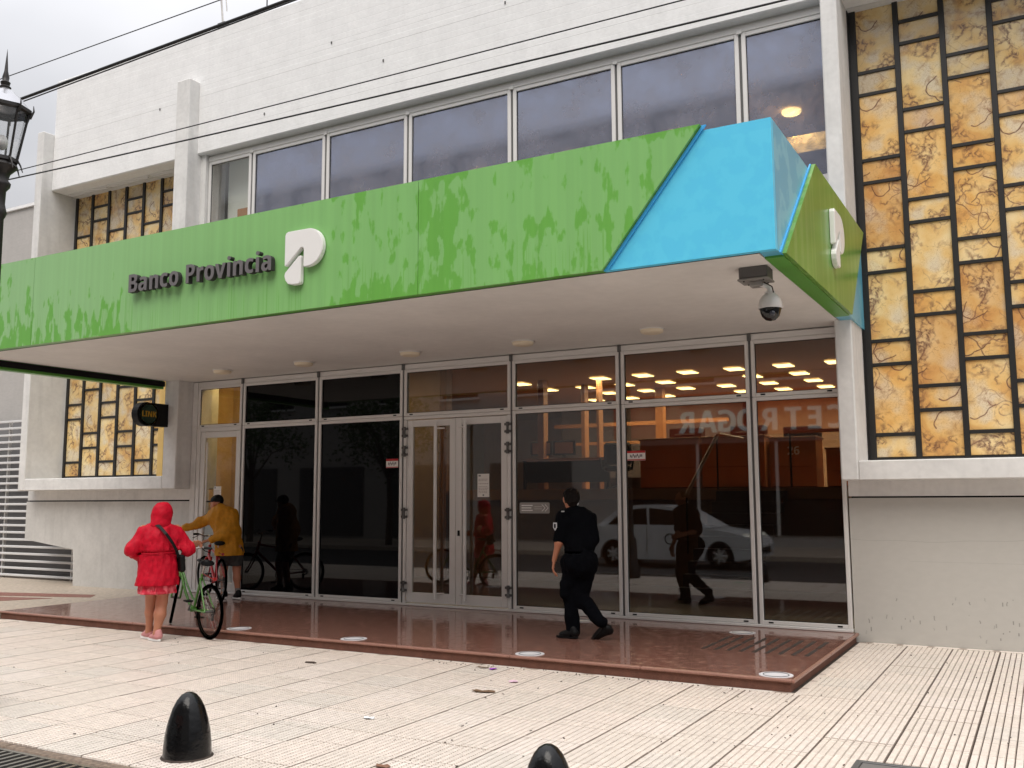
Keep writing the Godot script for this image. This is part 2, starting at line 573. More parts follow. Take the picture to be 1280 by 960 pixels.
	M.black_glass = mat(hexc(9, 9, 11), 0.02)
	M.black_glass.metallic_specular = 0.36
	M.tint = mat(Color(0.10, 0.07, 0.055, 0.46), 0.02)
	M.tint.metallic_specular = 0.7
	M.tint.clearcoat_enabled = true
	M.tint.clearcoat = 1.0
	M.tint.clearcoat_roughness = 0.02
	M.tint.transparency = BaseMaterial3D.TRANSPARENCY_ALPHA
	M.clear = mat(Color(0.6, 0.62, 0.6, 0.05), 0.02)
	M.clear.transparency = BaseMaterial3D.TRANSPARENCY_ALPHA
	M.film = mat(Color(0.575, 0.595, 0.665, 0.50), 0.05, 0.62)
	M.film.metallic_texture = tex(S, S, func(i, _x, _y): return grey(clampf(0.50 + 0.7 * (n1[i] / 255.0 - 0.5) + 0.25 * (n2[i] / 255.0 - 0.5), 0.1, 1.0)))
	M.film.metallic = 1.0
	M.film.uv1_triplanar = true
	M.film.uv1_world_triplanar = true
	M.film.uv1_scale = Vector3.ONE / 3.3
	M.film.transparency = BaseMaterial3D.TRANSPARENCY_ALPHA
	M.wood = tri(mat(hexc(178, 112, 64), 0.5), tex(256, 256, func(_i, x, y): return grey(0.8 + 0.4 * (n2[((x * 2) % S) * S + (y / 6)] / 255.0 - 0.5))), 1.0)
	M.wood_light = mat(hexc(176, 126, 82), 0.45)
	M.tan_wall = tri(mat(hexc(214, 180, 148), 0.8), paint, 3.0)
	M.yellow_wall = tri(mat(hexc(226, 192, 120), 0.8), paint, 3.0)
	M.dark_floor = mat(hexc(62, 44, 36), 0.3)
	M.ceiling = mat(hexc(168, 150, 134), 0.85)
	M.dark_wall = mat(hexc(52, 44, 42), 0.7)
	M.lamp = mat(hexc(255, 240, 200), 0.6)
	M.lamp.emission_enabled = true
	M.lamp.emission = Color(1.0, 0.86, 0.54)
	M.lamp.emission_energy_multiplier = 8.5
	M.shade = mat(hexc(226, 214, 190), 0.5)
	M.grey_wall = tri(mat(hexc(186, 184, 182), 0.8), conc, 3.0)
	M.skin = mat(hexc(180, 120, 92), 0.55)
	M.skin.subsurf_scatter_enabled = true
	M.skin.subsurf_scatter_strength = 0.1
	M.foliage = mat(hexc(58, 84, 40), 0.6)
	M.foliage.backlight_enabled = true
	M.foliage.backlight = Color(0.3, 0.4, 0.15)
	M.bark = mat(hexc(92, 78, 66), 0.9)
	M.gold = mat(hexc(196, 152, 46), 0.4, 0.2)
	M.cable = mat(hexc(34, 34, 36), 0.7)

func cloth(c: Color, seed_: int, rough := 0.6, spec := 0.4) -> StandardMaterial3D:
	var n := noise(seed_, 0.03, 256, 256, 4)
	var m := mat(Color.WHITE, rough)
	m.albedo_texture = tex(256, 256, func(i, x, y): return c * (0.9 + 0.2 * (n[i] / 255.0)) * (1.0 if (x + y) % 3 else 0.96))
	m.uv1_triplanar = true
	m.uv1_scale = Vector3.ONE * 1.6
	m.metallic_specular = spec
	m.heightmap_enabled = true
	m.heightmap_texture = m.albedo_texture
	m.heightmap_scale = 0.25
	return m

# ------------------------------------------------------------------ the place
func _ready() -> void:
	set_light()
	make_materials()
	build_ground()
	build_bank()
	build_glazing()
	build_tile_panels()
	build_canopy()
	build_inside()
	build_street_behind()
	build_street_furniture()
	build_details()
	build_bikes()
	build_people()

func set_light() -> void:
	var c := Camera3D.new()
	c.name = "camera"
	c.position = CAM
	c.rotation = Vector3(0.1198, 0.5092, -0.0046)
	c.fov = 44.05
	c.near = 0.05
	c.far = 400.0
	add_child(c)
	c.current = true
	# overcast sky, brighter towards the zenith, with soft cloud
	var w := 1024
	var h := 512
	var f := FastNoiseLite.new()
	f.seed = 8
	f.frequency = 1.5
	f.fractal_octaves = 5
	f.fractal_gain = 0.55
	var im := Image.create(w, h, false, Image.FORMAT_RGBF)
	for y in h:
		var el := PI / 2.0 - PI * (y + 0.5) / h
		var base := 0.27 + 1.60 * pow(maxf(sin(el), 0.0), 1.6) if el > 0.0 else 0.27
		for x in w:
			var az := TAU * (x + 0.5) / w
			var d := Vector3(cos(el) * cos(az), sin(el), cos(el) * sin(az))
			var q := d / maxf(d.y + 0.35, 0.3)
			var n := f.get_noise_3d(q.x, q.y * 0.5, q.z)
			var l := base * (1.0 + 0.24 * n)
			var t := clampf(0.5 - n, 0.0, 1.0)
			im.set_pixel(x, y, Color(l * (1.0 - 0.03 * t), l * (1.0 - 0.015 * t), l * 1.04))
	var pm := PanoramaSkyMaterial.new()
	pm.panorama = ImageTexture.create_from_image(im)
	var sky := Sky.new()
	sky.sky_material = pm
	var e := Environment.new()
	e.background_mode = Environment.BG_SKY
	e.sky = sky
	e.background_energy_multiplier = 1.0
	e.tonemap_mode = Environment.TONE_MAPPER_LINEAR
	e.tonemap_exposure = 1.36
	e.sdfgi_enabled = true
	e.ssao_enabled = true
	e.ssil_enabled = true
	var we := WorldEnvironment.new()
	we.name = "environment"
	we.environment = e
	add_child(we)
	var s := DirectionalLight3D.new()
	s.name = "overcast_sun"
	s.light_energy = 0.5
	s.light_color = Color(1.0, 0.965, 0.92)
	s.light_angular_distance = 40.0
	s.shadow_enabled = true
	s.rotation_degrees = Vector3(-56, 20, 0)
	add_child(s)

func build_ground() -> void:
	struct("ground", bx(-160, 160, -0.5, -0.30, -160, 160), M.asphalt)
	struct("road", bx(-80, 60, -0.296, YR, 7.78, 15.9), M.asphalt)
	struct("opposite_pavement", bx(-80, 60, -0.29, -0.1, 15.9, 22.0), M.cream)
	# pavement: a bed of mortar, and on it the tiles, each nine strips wide
	var pv := struct("pavement", bx(-24.0, 7.0, -0.3, YP - 0.012, -1.0, 7.70), M.mortar)
	var T := 0.474
	var meshes := []
	for k in 3:
		rng.seed = 40 + k
		var b := MB.new()
		for s in 9:
			var w := T / 9.0
			var x0 := -T / 2 + s * w + (0.0030 if s else 0.0045)
			var x1 := -T / 2 + (s + 1) * w - (0.0028 if s < 8 else 0.0045)
			var z0 := -T / 2 + 0.0035
			var z1 := T / 2 - 0.0035
			var c := 0.0035
			var dy := rng.randf_range(-0.0008, 0.0008)
			var top := [Vector3(x0 + c, dy, z0 + c), Vector3(x1 - c, dy, z0 + c), Vector3(x1 - c, dy, z1 - c), Vector3(x0 + c, dy, z1 - c)]
			var low := [Vector3(x0, -0.012, z0), Vector3(x1, -0.012, z0), Vector3(x1, -0.012, z1), Vector3(x0, -0.012, z1)]
			var uvs := []
			for p: Vector3 in top:
				uvs.append(Vector2(p.x / T + 0.5, p.z / T + 0.5 + k * 0.11))
			b.face(top, Vector3.UP, uvs)
			for i in 4:
				var j := (i + 1) % 4
				var mid: Vector3 = (top[i] + top[j]) / 2.0 - Vector3(0, dy, 0)
				b.face([top[i], top[j], low[j], low[i]], Vector3(mid.x - (x0 + x1) / 2, 0.002, mid.z), [uvs[i], uvs[j], uvs[j], uvs[i]])
		meshes.append(b.mesh())
	var spots := []
	var cl := 4
	for i in range(-50, 14):
		for j in range(-2, 24):
			var x := 0.49 + T * (i + 0.5)
			var z := 7.69 - T * (j + 0.5)
			var plinth := x > -11.3 and x < 0.41 - T / 2 + 0.2 and z < 3.34 + T / 2
			if j < 0 or plinth or z < 0.0 + T / 2 - 0.3 or x < -23.0 or x > 6.6:
				continue
			if x < -10.9 and z < 3.45:
				continue
			spots.append(Vector3(x, YP, z))
	# near ones first
	var cam_r := Vector3(cos(0.5092), 0, -sin(0.5092))
	var cam_f := Vector3(-sin(0.5092), 0, -cos(0.5092))
	var seen := func(p: Vector3) -> float:
		var d := p - CAM
		var fw := d.dot(cam_f)
		var si := absf(d.dot(cam_r))
		return fw + (100.0 if fw < 3.0 or si > fw * 0.62 or fw < 4.9 else 0.0)
	spots.sort_custom(func(a, b): return seen.call(a) < seen.call(b))
	rng.seed = 77
	var rest := [[], [], [], []]
	for k in spots.size():
		var tone: int = [0, 0, 0, 1, 1, 2, 3][rng.randi() % 7]
		var tilt := Basis.from_euler(Vector3(rng.randf_range(-0.003, 0.003), PI * (rng.randi() % 2), rng.randf_range(-0.003, 0.003)))
		var tr := Transform3D(tilt, spots[k] + Vector3(0, rng.randf_range(-0.0012, 0.0012), 0))
		if k < 300:
			var o := part("paving_tile", meshes[k % 3], M["tile%d" % tone], pv)
			o.transform = tr
		else:
			rest[tone].append(tr)
	for t in 4:
		if rest[t].is_empty():
			continue
		var mm := MultiMesh.new()
		mm.transform_format = MultiMesh.TRANSFORM_3D
		mm.mesh = meshes[t % 3]
		mm.instance_count = rest[t].size()
		for i in rest[t].size():
			mm.set_instance_transform(i, rest[t][i])
		var o := MultiMeshInstance3D.new()
		o.multimesh = mm
		o.material_override = M["tile%d" % t]
		o.set_meta("kind", "stuff")
		put(o, "far_paving_tiles", pv)
	# thin strips of fill beside the plinth, where whole tiles do not fit
	part("paving_fill", bx(0.43, 0.50, YP - 0.012, YP - 0.003, 0.02, 3.5, 0.002), M.tile1, pv)
	part("paving_fill", bx(0.50, 6.6, YP - 0.012, YP - 0.002, -0.011, 0.10, 0.002), M.tile2, pv)
	part("paving_fill", bx(-10.9, 0.43, YP - 0.012, YP - 0.004, 3.36, 3.44, 0.002), M.tile3, pv)
	# forecourt of the neighbour on the left: cream slabs with red panels let in
	for i in 6:
		for j in 2:
			part("paving_slab", bx(-11.02 - i * 2.1 - 2.09, -11.02 - i * 2.1 - 0.008, YP - 0.02, YP + 0.078, -0.9 + j * 2.13, -0.9 + j * 2.13 + 2.12, 0.004), M.cream, pv)
	for q in [[Vector2(-13.95, 1.50), Vector2(-11.95, 1.00), Vector2(-11.65, 1.32), Vector2(-13.7, 1.95)], [Vector2(-13.6, 2.08), Vector2(-12.1, 1.72), Vector2(-12.6, 2.5), Vector2(-13.6, 2.9)]]:
		var b := MB.new()
		var pts := []
		for p: Vector2 in q:
			pts.append(Vector3(p.x, YP + 0.083, p.y))
		b.face(pts, Vector3.UP)
		for i in 4:
			var a: Vector3 = pts[i]
			var c: Vector3 = pts[(i + 1) % 4]
			b.face([a, c, c - Vector3(0, 0.02, 0), a - Vector3(0, 0.02, 0)], (a + c) / 2 - Vector3(-12.8, 0, 1.9))
		part("red_panel", b, M.granite_dull, pv)
	# kerb
	var kb := struct("kerb", bx(-24.0, 7.0, -0.4, YP - 0.03, 7.705, 7.775), M.kerb)
	for i in 31:
		part("kerb_stone", bx(-24.0 + i, -24.0 + i + 0.99, YR - 0.05, YP - 0.001 - 0.002 * (i % 3), 7.70, 7.785, 0.010), M.kerb, kb)
	# plinth of polished granite before the doors
	var pl := struct("granite_plinth", bx(-11.0, 0.385, -0.3, -0.028, -0.1, 3.315), M.riser)
	part("granite_floor", bx(-11.0, 0.395, -0.028, -0.001, 0.0, 3.285), M.granite, pl)
	for i in 8:
		var x0 := -11.0 + i * 1.425
		part("nosing_stone", bx(x0 + 0.002, x0 + 1.423, -0.028, 0.001, 3.285, 3.345, 0.008), M.granite_edge, pl)
	for i in 2:
		part("nosing_stone", bx(0.395, 0.425, -0.032, 0.001, 0.02 + i * 1.66, 0.02 + i * 1.66 + 1.655, 0.008), M.granite_edge, pl)
	for r in 2:
		for i in 9:
			var x0 := -0.86 + i * 0.135
			part("grip_strip", bx(x0, x0 + 0.042, -0.002, 0.003, 0.95 + r * 0.56, 1.44 + r * 0.56), M.dark_wall, pl)

func build_bank() -> void:
	var b := thing("bank_building", "white painted concrete bank building with board marked parapet and tall fins", "building")
	# parapet with boarded face, cut by the fins
	part("parapet_wall", bx(-15.07, 6.5, 7.93, 10.30, -0.35, 0.12, 0.02), M.concrete, b)
	part("lintel", bx(-10.84, 0.362, 7.86, 7.932, -0.22, -0.06), M.paint, b)
	var fin := func(x0, x1, y0, y1): part("fin", bx(x0, x1, y0, y1, -0.60, 0.362, 0.015), M.paint, b)
	fin.call(-15.26, -15.06, 1.79, 9.14)
	fin.call(-11.17, -10.83, 1.79, 9.32)
	fin.call(0.362, 0.56, 1.79, 10.9)
	part("sill", bx(-15.06, -11.17, 1.79, 2.02, -0.60, 0.360, 0.012), M.paint, b)
	part("sill", bx(0.56, 6.4, 1.79, 2.02, -0.60, 0.360, 0.012), M.paint, b)
	# lower walls
	var lw := MB.new()
	lw.prism(PackedVector2Array([Vector2(-15.45, 0.83), Vector2(-13.95, 0.66), Vector2(-13.9, -0.12), Vector2(-10.80, -0.12), Vector2(-10.80, 1.575), Vector2(-15.45, 1.575)]), -0.30, 0.02, Vector2(4.65, -1.7), Vector2(-15.45, 1.58))
	part("lower_wall", lw, M.base_wall, b)
	part("lower_wall_band", bx(-15.43, -10.81, 1.60, 1.789, -0.30, 0.012), M.paint, b)
	part("groove", bx(-15.40, -10.83, 1.57, 1.605, -0.30, -0.01), M.black, b)
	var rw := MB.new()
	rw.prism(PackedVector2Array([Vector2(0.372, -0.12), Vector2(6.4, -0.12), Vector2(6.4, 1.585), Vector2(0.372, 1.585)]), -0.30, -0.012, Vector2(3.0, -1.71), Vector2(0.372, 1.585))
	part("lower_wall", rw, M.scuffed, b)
	part("lower_wall_band", bx(0.372, 6.4, 1.605, 1.789, -0.30, -0.018), M.paint, b)
	part("groove", bx(0.40, 6.4, 1.58, 1.61, -0.30, -0.04), M.black, b)
	# behind the canopy
	part("spandrel_wall", bx(-10.84, 0.362, 3.66, 5.55, -0.30, -0.05), M.paint, b)
	part("jamb", bx(-10.82, -10.70, -0.02, 3.69, -0.30, 0.03), M.paint, b)
	part("jamb", bx(-10.84, -10.70, 4.9, 7.93, -0.30, 0.03), M.paint, b)
	# shell of the rooms
	part("side_wall", bx(-15.9, -15.5, -0.1, 1.78, -18.4, -1.16), M.grey_wall, b)
	part("side_wall", bx(-15.9, -15.5, 1.78, 8.2, -18.4, -0.35), M.grey_wall, b)
	part("side_wall", bx(6.4, 6.8, -0.1, 8.2, -18.4, -0.35), M.grey_wall, b)
	part("rear_wall", bx(-15.5, 6.4, -0.1, 8.2, -18.4, -18.0), M.tan_wall, b)
	part("floor_slab", bx(-15.5, 6.4, -0.25, -0.03, -18.0, -0.10), M.dark_floor, b)
	part("storey_slab", bx(-15.5, 6.4, 4.40, 4.80, -18.0, -0.75), M.ceiling, b)
	part("roof_slab", bx(-15.5, 6.4, 8.06, 8.30, -18.0, -0.36), M.ceiling, b)
	part("panel_backing", bx(-15.5, -11.1, 2.0, 8.06, -0.72, -0.63), M.dark_wall, b)
	part("panel_backing", bx(0.4, 6.4, 2.0, 8.06, -0.72, -0.63), M.dark_wall, b)
	part("panel_head", bx(-15.06, -11.17, 7.93, 8.05, -0.60, -0.351), M.paint, b)
	part("panel_head", bx(0.56, 6.4, 7.93, 8.05, -0.60, -0.351), M.paint, b)
	# tube lights under the left lintel
	for i in 3:
		var t := MB.new().tube([Vector3(-14.9 + i * 1.22, 7.90, -0.22), Vector3(-13.78 + i * 1.22, 7.90, -0.22)], 0.018, 8)
		t.box(Vector3(-14.95 + i * 1.22, 7.905, -0.26), Vector3(-13.74 + i * 1.22, 7.93, -0.18), 0.004)
		part("tube_fitting", t, M.alu, b)
	# little fixings on the parapet
	for p in [[-9.2, 8.35], [-6.6, 8.72], [-4.3, 9.1], [-11.9, 9.0], [-7.7, 9.3]]:
		part("anchor", bx(p[0], p[0] + 0.02, p[1], p[1] + 0.04, 0.12, 0.135), M.alu_dark, b)

func window_bay(b: Node3D, x0: float, x1: float, y0: float, y1: float, z: float, glass: Material, called := "window", w := 0.048, pane_w := 0.012) -> Node3D:
	# an aluminium frame with a bevel, its pane set back
	var f := MB.new()
	f.box(Vector3(x0, y0, z - 0.05), Vector3(x0 + w, y1, z + 0.03), 0.006)
	f.box(Vector3(x1 - w, y0, z - 0.05), Vector3(x1, y1, z + 0.03), 0.006)
	f.box(Vector3(x0 + w, y0, z - 0.05), Vector3(x1 - w, y0 + w, z + 0.028), 0.006)
	f.box(Vector3(x0 + w, y1 - w, z - 0.05), Vector3(x1 - w, y1, z + 0.028), 0.006)
	var o := part(called, f, M.alu, b)
	part("pane", bx(x0 + w - 0.01, x1 - w + 0.01, y0 + w - 0.01, y1 - w + 0.01, z - 0.016, z - 0.016 + pane_w), glass, o)
	var g := MB.new()
	for q in [[x0 + w, x0 + w + 0.007, y0 + w, y1 - w], [x1 - w - 0.007, x1 - w, y0 + w, y1 - w], [x0 + w, x1 - w, y0 + w, y0 + w + 0.007], [x0 + w, x1 - w, y1 - w - 0.007, y1 - w]]:
		g.box(Vector3(q[0], q[2], z - 0.003), Vector3(q[1], q[3], z + 0.006))
	part("gasket", g, M.black, o)
	# drain slots in the lower rail
	if x1 - x0 > 1.0 and called != "upper_window":
		for sx in [x0 + 0.14, x1 - 0.14]:
			part("drain_slot", bx(sx - 0.03, sx + 0.03, y0 + 0.016, y0 + 0.034, z + 0.0285, z + 0.034, 0.002), M.black, o)
	return o

func build_glazing() -> void:
	var b := thing("storefront", "tall aluminium framed glass front of the bank below the canopy", "shop window")
	var TR := 2.87
	var HD := 3.655
	part("head_rail", bx(-10.70, 0.362, HD - 0.05, HD + 0.03, -0.12, 0.02, 0.006), M.alu, b)
	part("foot_rail", bx(-10.70, 0.362, 0.0, 0.035, -0.12, 0.055, 0.006), M.alu, b)
	for i in range(1, 7):
		part("mullion", bx(MX[i] - 0.013, MX[i] + 0.013, 0.035, HD - 0.05, -0.12, 0.012), M.alu_dark, b)
		part("mullion_cap", bx(MX[i] - 0.022, MX[i] + 0.022, HD - 0.06, HD + 0.035, 0.0, 0.052, 0.004), M.alu_dark, b)
	for i in 7:
		var x0: float = MX[i] + (0.016 if i else 0.0)
		var x1: float = MX[i + 1] - 0.016 if i < 6 else MX[7] + 0.015
		var g: Material = M.black_glass if i == 1 or i == 2 else (M.clear if i == 0 else M.tint)
		window_bay(b, x0, x1, TR, HD - 0.052, 0.0, g)
		if i == 0 or i == 3:
			continue
		window_bay(b, x0, x1, 0.037, TR - 0.004, 0.0, g)
	# the narrow door on the left, and the double door
	door(b, MX[0] + 0.09, MX[1] - 0.03, 0.04, 2.79, M.clear, true, false)
	part("door_post", bx(MX[0], MX[0] + 0.085, 0.037, TR - 0.004, -0.06, 0.03, 0.006), M.alu, b)
	part("door_head", bx(MX[0] + 0.09, MX[1] - 0.018, 2.795, TR - 0.004, -0.06, 0.03, 0.006), M.alu, b)
	var mid: float = -5.235
	part("door_head", bx(MX[3] + 0.016, MX[4] - 0.016, 2.815, TR - 0.004, -0.06, 0.03, 0.006), M.alu, b)
	part("door_post", bx(MX[3] + 0.016, MX[3] + 0.07, 0.037, 2.812, -0.06, 0.03, 0.006), M.alu, b)
	part("door_post", bx(MX[4] - 0.07, MX[4] - 0.016, 0.037, 2.812, -0.06, 0.03, 0.006), M.alu, b)
	door(b, MX[3] + 0.075, mid - 0.004, 0.045, 2.805, M.tint, false, true)
	door(b, mid + 0.004, MX[4] - 0.075, 0.045, 2.805, M.tint, true, true)
	for s in [[MX[3] + 0.05, 1], [MX[4] - 0.05, -1]]:
		for y in [0.28, 1.38, 2.33, 2.62]:
			var hg := MB.new()
			hg.xf = Transform3D(Basis.IDENTITY, Vector3(s[0], y, 0.055))
			hg.lathe([[0.0001, -0.085], [0.024, -0.085], [0.024, -0.03], [0.018, -0.026], [0.018, 0.026], [0.024, 0.03], [0.024, 0.085], [0.0001, 0.085]], 10)
			hg.box(Vector3(-0.055, -0.07, -0.025), Vector3(0.055, -0.035, 0.0), 0.004)
			hg.box(Vector3(-0.055, 0.035, -0.025), Vector3(0.055, 0.07, 0.0), 0.004)
			part("door_hinge", hg, M.alu_dark, b)
	# upper row
	var u := thing("upper_windows", "row of upper storey windows with bluish film above the green canopy", "windows")
	part("head_rail", bx(-10.70, 0.362, 7.80, 7.89, -0.2, -0.02, 0.006), M.alu, u)
	part("foot_rail", bx(-10.70, 0.362, 5.55, 5.60, -0.2, -0.02), M.alu, u)
	for i in 7:
		var x0: float = MX[i] + (0.018 if i else 0.0)
		var x1: float = MX[i + 1] - 0.018 if i < 6 else MX[7] + 0.02
		window_bay(u, x0, x1, 5.602, 7.80, -0.06, M.clear if i == 0 else M.film, "upper_window", 0.06)
		if i:
			part("mullion", bx(MX[i] - 0.014, MX[i] + 0.014, 5.60, 7.80, -0.14, -0.05), M.alu_dark, u)
			part("mullion_clip", bx(MX[i] - 0.035, MX[i] + 0.035, 7.78, 7.84, -0.05, -0.008, 0.004), M.alu, u)

func door(b: Node3D, x0: float, x1: float, y0: float, y1: float, glass: Material, bar_left: bool, bars: bool) -> void:
	var w := 0.105
	var f := MB.new()
	f.box(Vector3(x0, y0, -0.045), Vector3(x0 + w, y1, 0.018), 0.007)
	f.box(Vector3(x1 - w, y0, -0.045), Vector3(x1, y1, 0.018), 0.007)
	f.box(Vector3(x0 + w, y0, -0.045), Vector3(x1 - w, y0 + 0.15, 0.016), 0.007)
	f.box(Vector3(x0 + w, y1 - w, -0.045), Vector3(x1 - w, y1, 0.016), 0.007)
	var d := part("door", f, M.alu, b)
	part("pane", bx(x0 + w - 0.01, x1 - w + 0.01, y0 + 0.14, y1 - w + 0.01, -0.02, -0.008), glass, d)
	if bars:
		var hx := x0 + 0.20 if bar_left else x1 - 0.315
		var h := MB.new()
		h.tube([Vector3(hx, 0.12, 0.085), Vector3(hx, 2.74, 0.085)], 0.026, 12)
		for y in [0.2, 2.66]:
			h.tube([Vector3(hx, y, 0.085), Vector3(x0 + 0.06 if bar_left else x1 - 0.20, y, 0.01)], 0.012, 8)
		part("handle", h, M.alu, d)
		if bar_left:
			part("lock", bx(x0 + 0.035, x0 + 0.075, 1.05, 1.13, 0.017, 0.028, 0.004), M.black, d)
	else:
		# frosted lower pane and a closer rail
		part("frosted_band", bx(x0 + w, x1 - w, 0.2, 1.32, -0.024, -0.021), mat(hexc(168, 176, 176), 0.3), d)
		part("handle", MB.new().tube([Vector3(x0 + 0.2, 1.35, 0.05), Vector3(x0 + 0.2, 2.6, 0.05)], 0.016, 8), M.alu, d)

func build_tile_panels() -> void:
	var b := thing("stone_panel", "leaded panel of amber onyx tiles filling the right bay beside the canopy", "tile panel")
	leaded(b, 0.605, 11, 0.535, 900)
	var c := thing("stone_panel", "leaded panel of pale onyx tiles in the left bay behind the canopy", "tile panel")
	leaded(c, -15.05, 8, 0.52, 300)

func onyx(kind: int, tint: int) -> StandardMaterial3D:      # slabs differ in tone: cut from different blocks
	var key := "onyx%d_%d" % [kind, tint]
	if not M.has(key):
		var m: StandardMaterial3D = M["onyx%d" % kind].duplicate()
		m.albedo_color = [Color(1, 1, 1), Color(0.97, 0.95, 0.93), Color(0.94, 0.89, 0.86), Color(1.0, 0.97, 0.92), Color(0.97, 0.99, 1.0), Color(0.90, 0.91, 0.92)][tint]
		M[key] = m
	return M[key]

func leaded(b: Node3D, x0: float, cols: int, pitch: float, seed_: int) -> void:
	rng.seed = seed_
	var zf := -0.50
	var ytop := 8.05
	var bars := MB.new()
	var x1 := minf(x0 + cols * pitch, 6.35) if x0 > 0 else -11.18
	for i in cols + 1:
		var x := x0 + i * pitch
		if x > x1:
			break
		var bw := 0.033 if i else 0.05
		bars.box(Vector3(x - bw, 2.03, zf - 0.05), Vector3(x + bw, ytop, zf + 0.045), 0.004)
	if x0 > 0:
		bars.box(Vector3(x0 - 0.05, 2.02, zf - 0.06), Vector3(x0 - 0.034, ytop, zf + 0.12))
	bars.box(Vector3(x0 - 0.04, 2.02, zf - 0.055), Vector3(x1, 2.06, zf + 0.04), 0.004)
	bars.box(Vector3(x0 - 0.04, ytop - 0.04, zf - 0.055), Vector3(x1, ytop, zf + 0.04), 0.004)
	for i in cols:
		var xa := x0 + i * pitch + 0.029
		var xb := minf(x0 + (i + 1) * pitch - 0.029, x1)
		if xb - xa < 0.05:
			continue
		var edges := [2.06]
		if i % 2 == 0:
			for k in 6:
				edges.append(2.36 + 1.178 * k)
				edges.append(3.238 + 1.178 * k)
		else:
			for k in 6:
				edges.append(2.645 + 1.178 * k)
				edges.append(2.94 + 1.178 * k)
		for e in edges.size() - 1:
			var ya: float = edges[e] + 0.02
			var yb: float = edges[e + 1] - 0.016
			if ya > ytop - 0.1:
				break
			yb = minf(yb, ytop - 0.05)
			var m := MB.new()
			var sc := rng.randf_range(0.85, 1.12)
			var flip := rng.randf() < 0.5
			var u0 := Vector2(rng.randf() * 0.10, rng.randf() * 0.10)
			u0 += Vector2(0.0, rng.randf() * 0.45) if flip else Vector2(rng.randf() * 0.45, 0.0)
			if yb - ya < 0.4:
				u0 = Vector2(rng.randf() * 0.45, rng.randf() * 0.45)
			var c := 0.006
			var zz := zf + 0.012 + rng.randf_range(-0.003, 0.003)
			var tilt := rng.randf_range(-0.003, 0.003)
			var fr := [Vector3(xa + c, ya + c, zz), Vector3(xb - c, ya + c, zz + tilt), Vector3(xb - c, yb - c, zz + tilt), Vector3(xa + c, yb - c, zz)]
			var bk := [Vector3(xa, ya, zf - 0.03), Vector3(xb, ya, zf - 0.03), Vector3(xb, yb, zf - 0.03), Vector3(xa, yb, zf - 0.03)]
			var uvs := []
			for p: Vector3 in fr:
				var q := Vector2(p.x - xa, p.y - ya) / 1.15 * sc
				uvs.append(u0 + (Vector2(q.y, q.x) if flip else q))
			m.face(fr, Vector3.BACK, uvs)
			for k in 4:
				var j := (k + 1) % 4
				m.face([fr[k], fr[j], bk[j], bk[k]], (fr[k] + fr[j]) / 2 - Vector3((xa + xb) / 2, (ya + yb) / 2, zz), [uvs[k], uvs[j], uvs[j], uvs[k]])
			var kind: int = [0, 2, 0, 3, 1, 2][rng.randi() % 6] if x0 > 0 else [1, 4, 1, 3, 4][rng.randi() % 5]
			if x0 > 0 and ya > 6.4:
				kind = [1, 4][rng.randi() % 2]
			part("stone_tile", m, onyx(kind, rng.randi() % 4 if x0 > 0 and ya < 6.4 else 4 + rng.randi() % 2), b)
			if e:
				bars.box(Vector3(xa - 0.004, ya - 0.040, zf - 0.045), Vector3(xb + 0.004, ya + 0.003, zf + 0.034), 0.003)
		bars.box(Vector3(xa - 0.004, 2.055, zf - 0.045), Vector3(xb + 0.004, 2.078, zf + 0.03))
	part("lead_bars", bars, M.lead, b)

func logo(b: Node3D, called: String, xf: Transform3D, mtl: Material) -> void:
	# a rounded P cut by a slanting gap, about 0.55 wide and 0.62 high, in two raised pieces
	var bowl := PackedVector2Array([Vector2(0, 0.235), Vector2(0, 0.575), Vector2(0.012, 0.602), Vector2(0.04, 0.615)])
	for k in 17:
		var a := PI / 2 - PI * k / 16.0 * 1.0
		bowl.append(Vector2(0.335 + 0.215 * cos(a), 0.40 + 0.215 * sin(a)))
	bowl.append_array(PackedVector2Array([Vector2(0.288, 0.187), Vector2(0.275, 0.20), Vector2(0.275, 0.39), Vector2(0.262, 0.408), Vector2(0.238, 0.406), Vector2(0.03, 0.226), Vector2(0.01, 0.226)]))
	var stem := PackedVector2Array([Vector2(0.0, 0.115), Vector2(0.010, 0.150), Vector2(0.200, 0.316), Vector2(0.228, 0.324), Vector2(0.240, 0.305), Vector2(0.240, 0.03), Vector2(0.230, 0.008), Vector2(0.20, 0.0), Vector2(0.12, 0.0), Vector2(0.055, 0.018), Vector2(0.015, 0.065)])
	for q in [bowl, stem]:
		var m := MB.new()
		m.xf = xf
		m.prism(q, 0.0, 0.045)
		var inset := Geometry2D.offset_polygon(q, -0.008, Geometry2D.JOIN_ROUND)
		if inset.size():
			m.prism(inset[0], 0.044, 0.052)
		part(called, m, mtl, b)

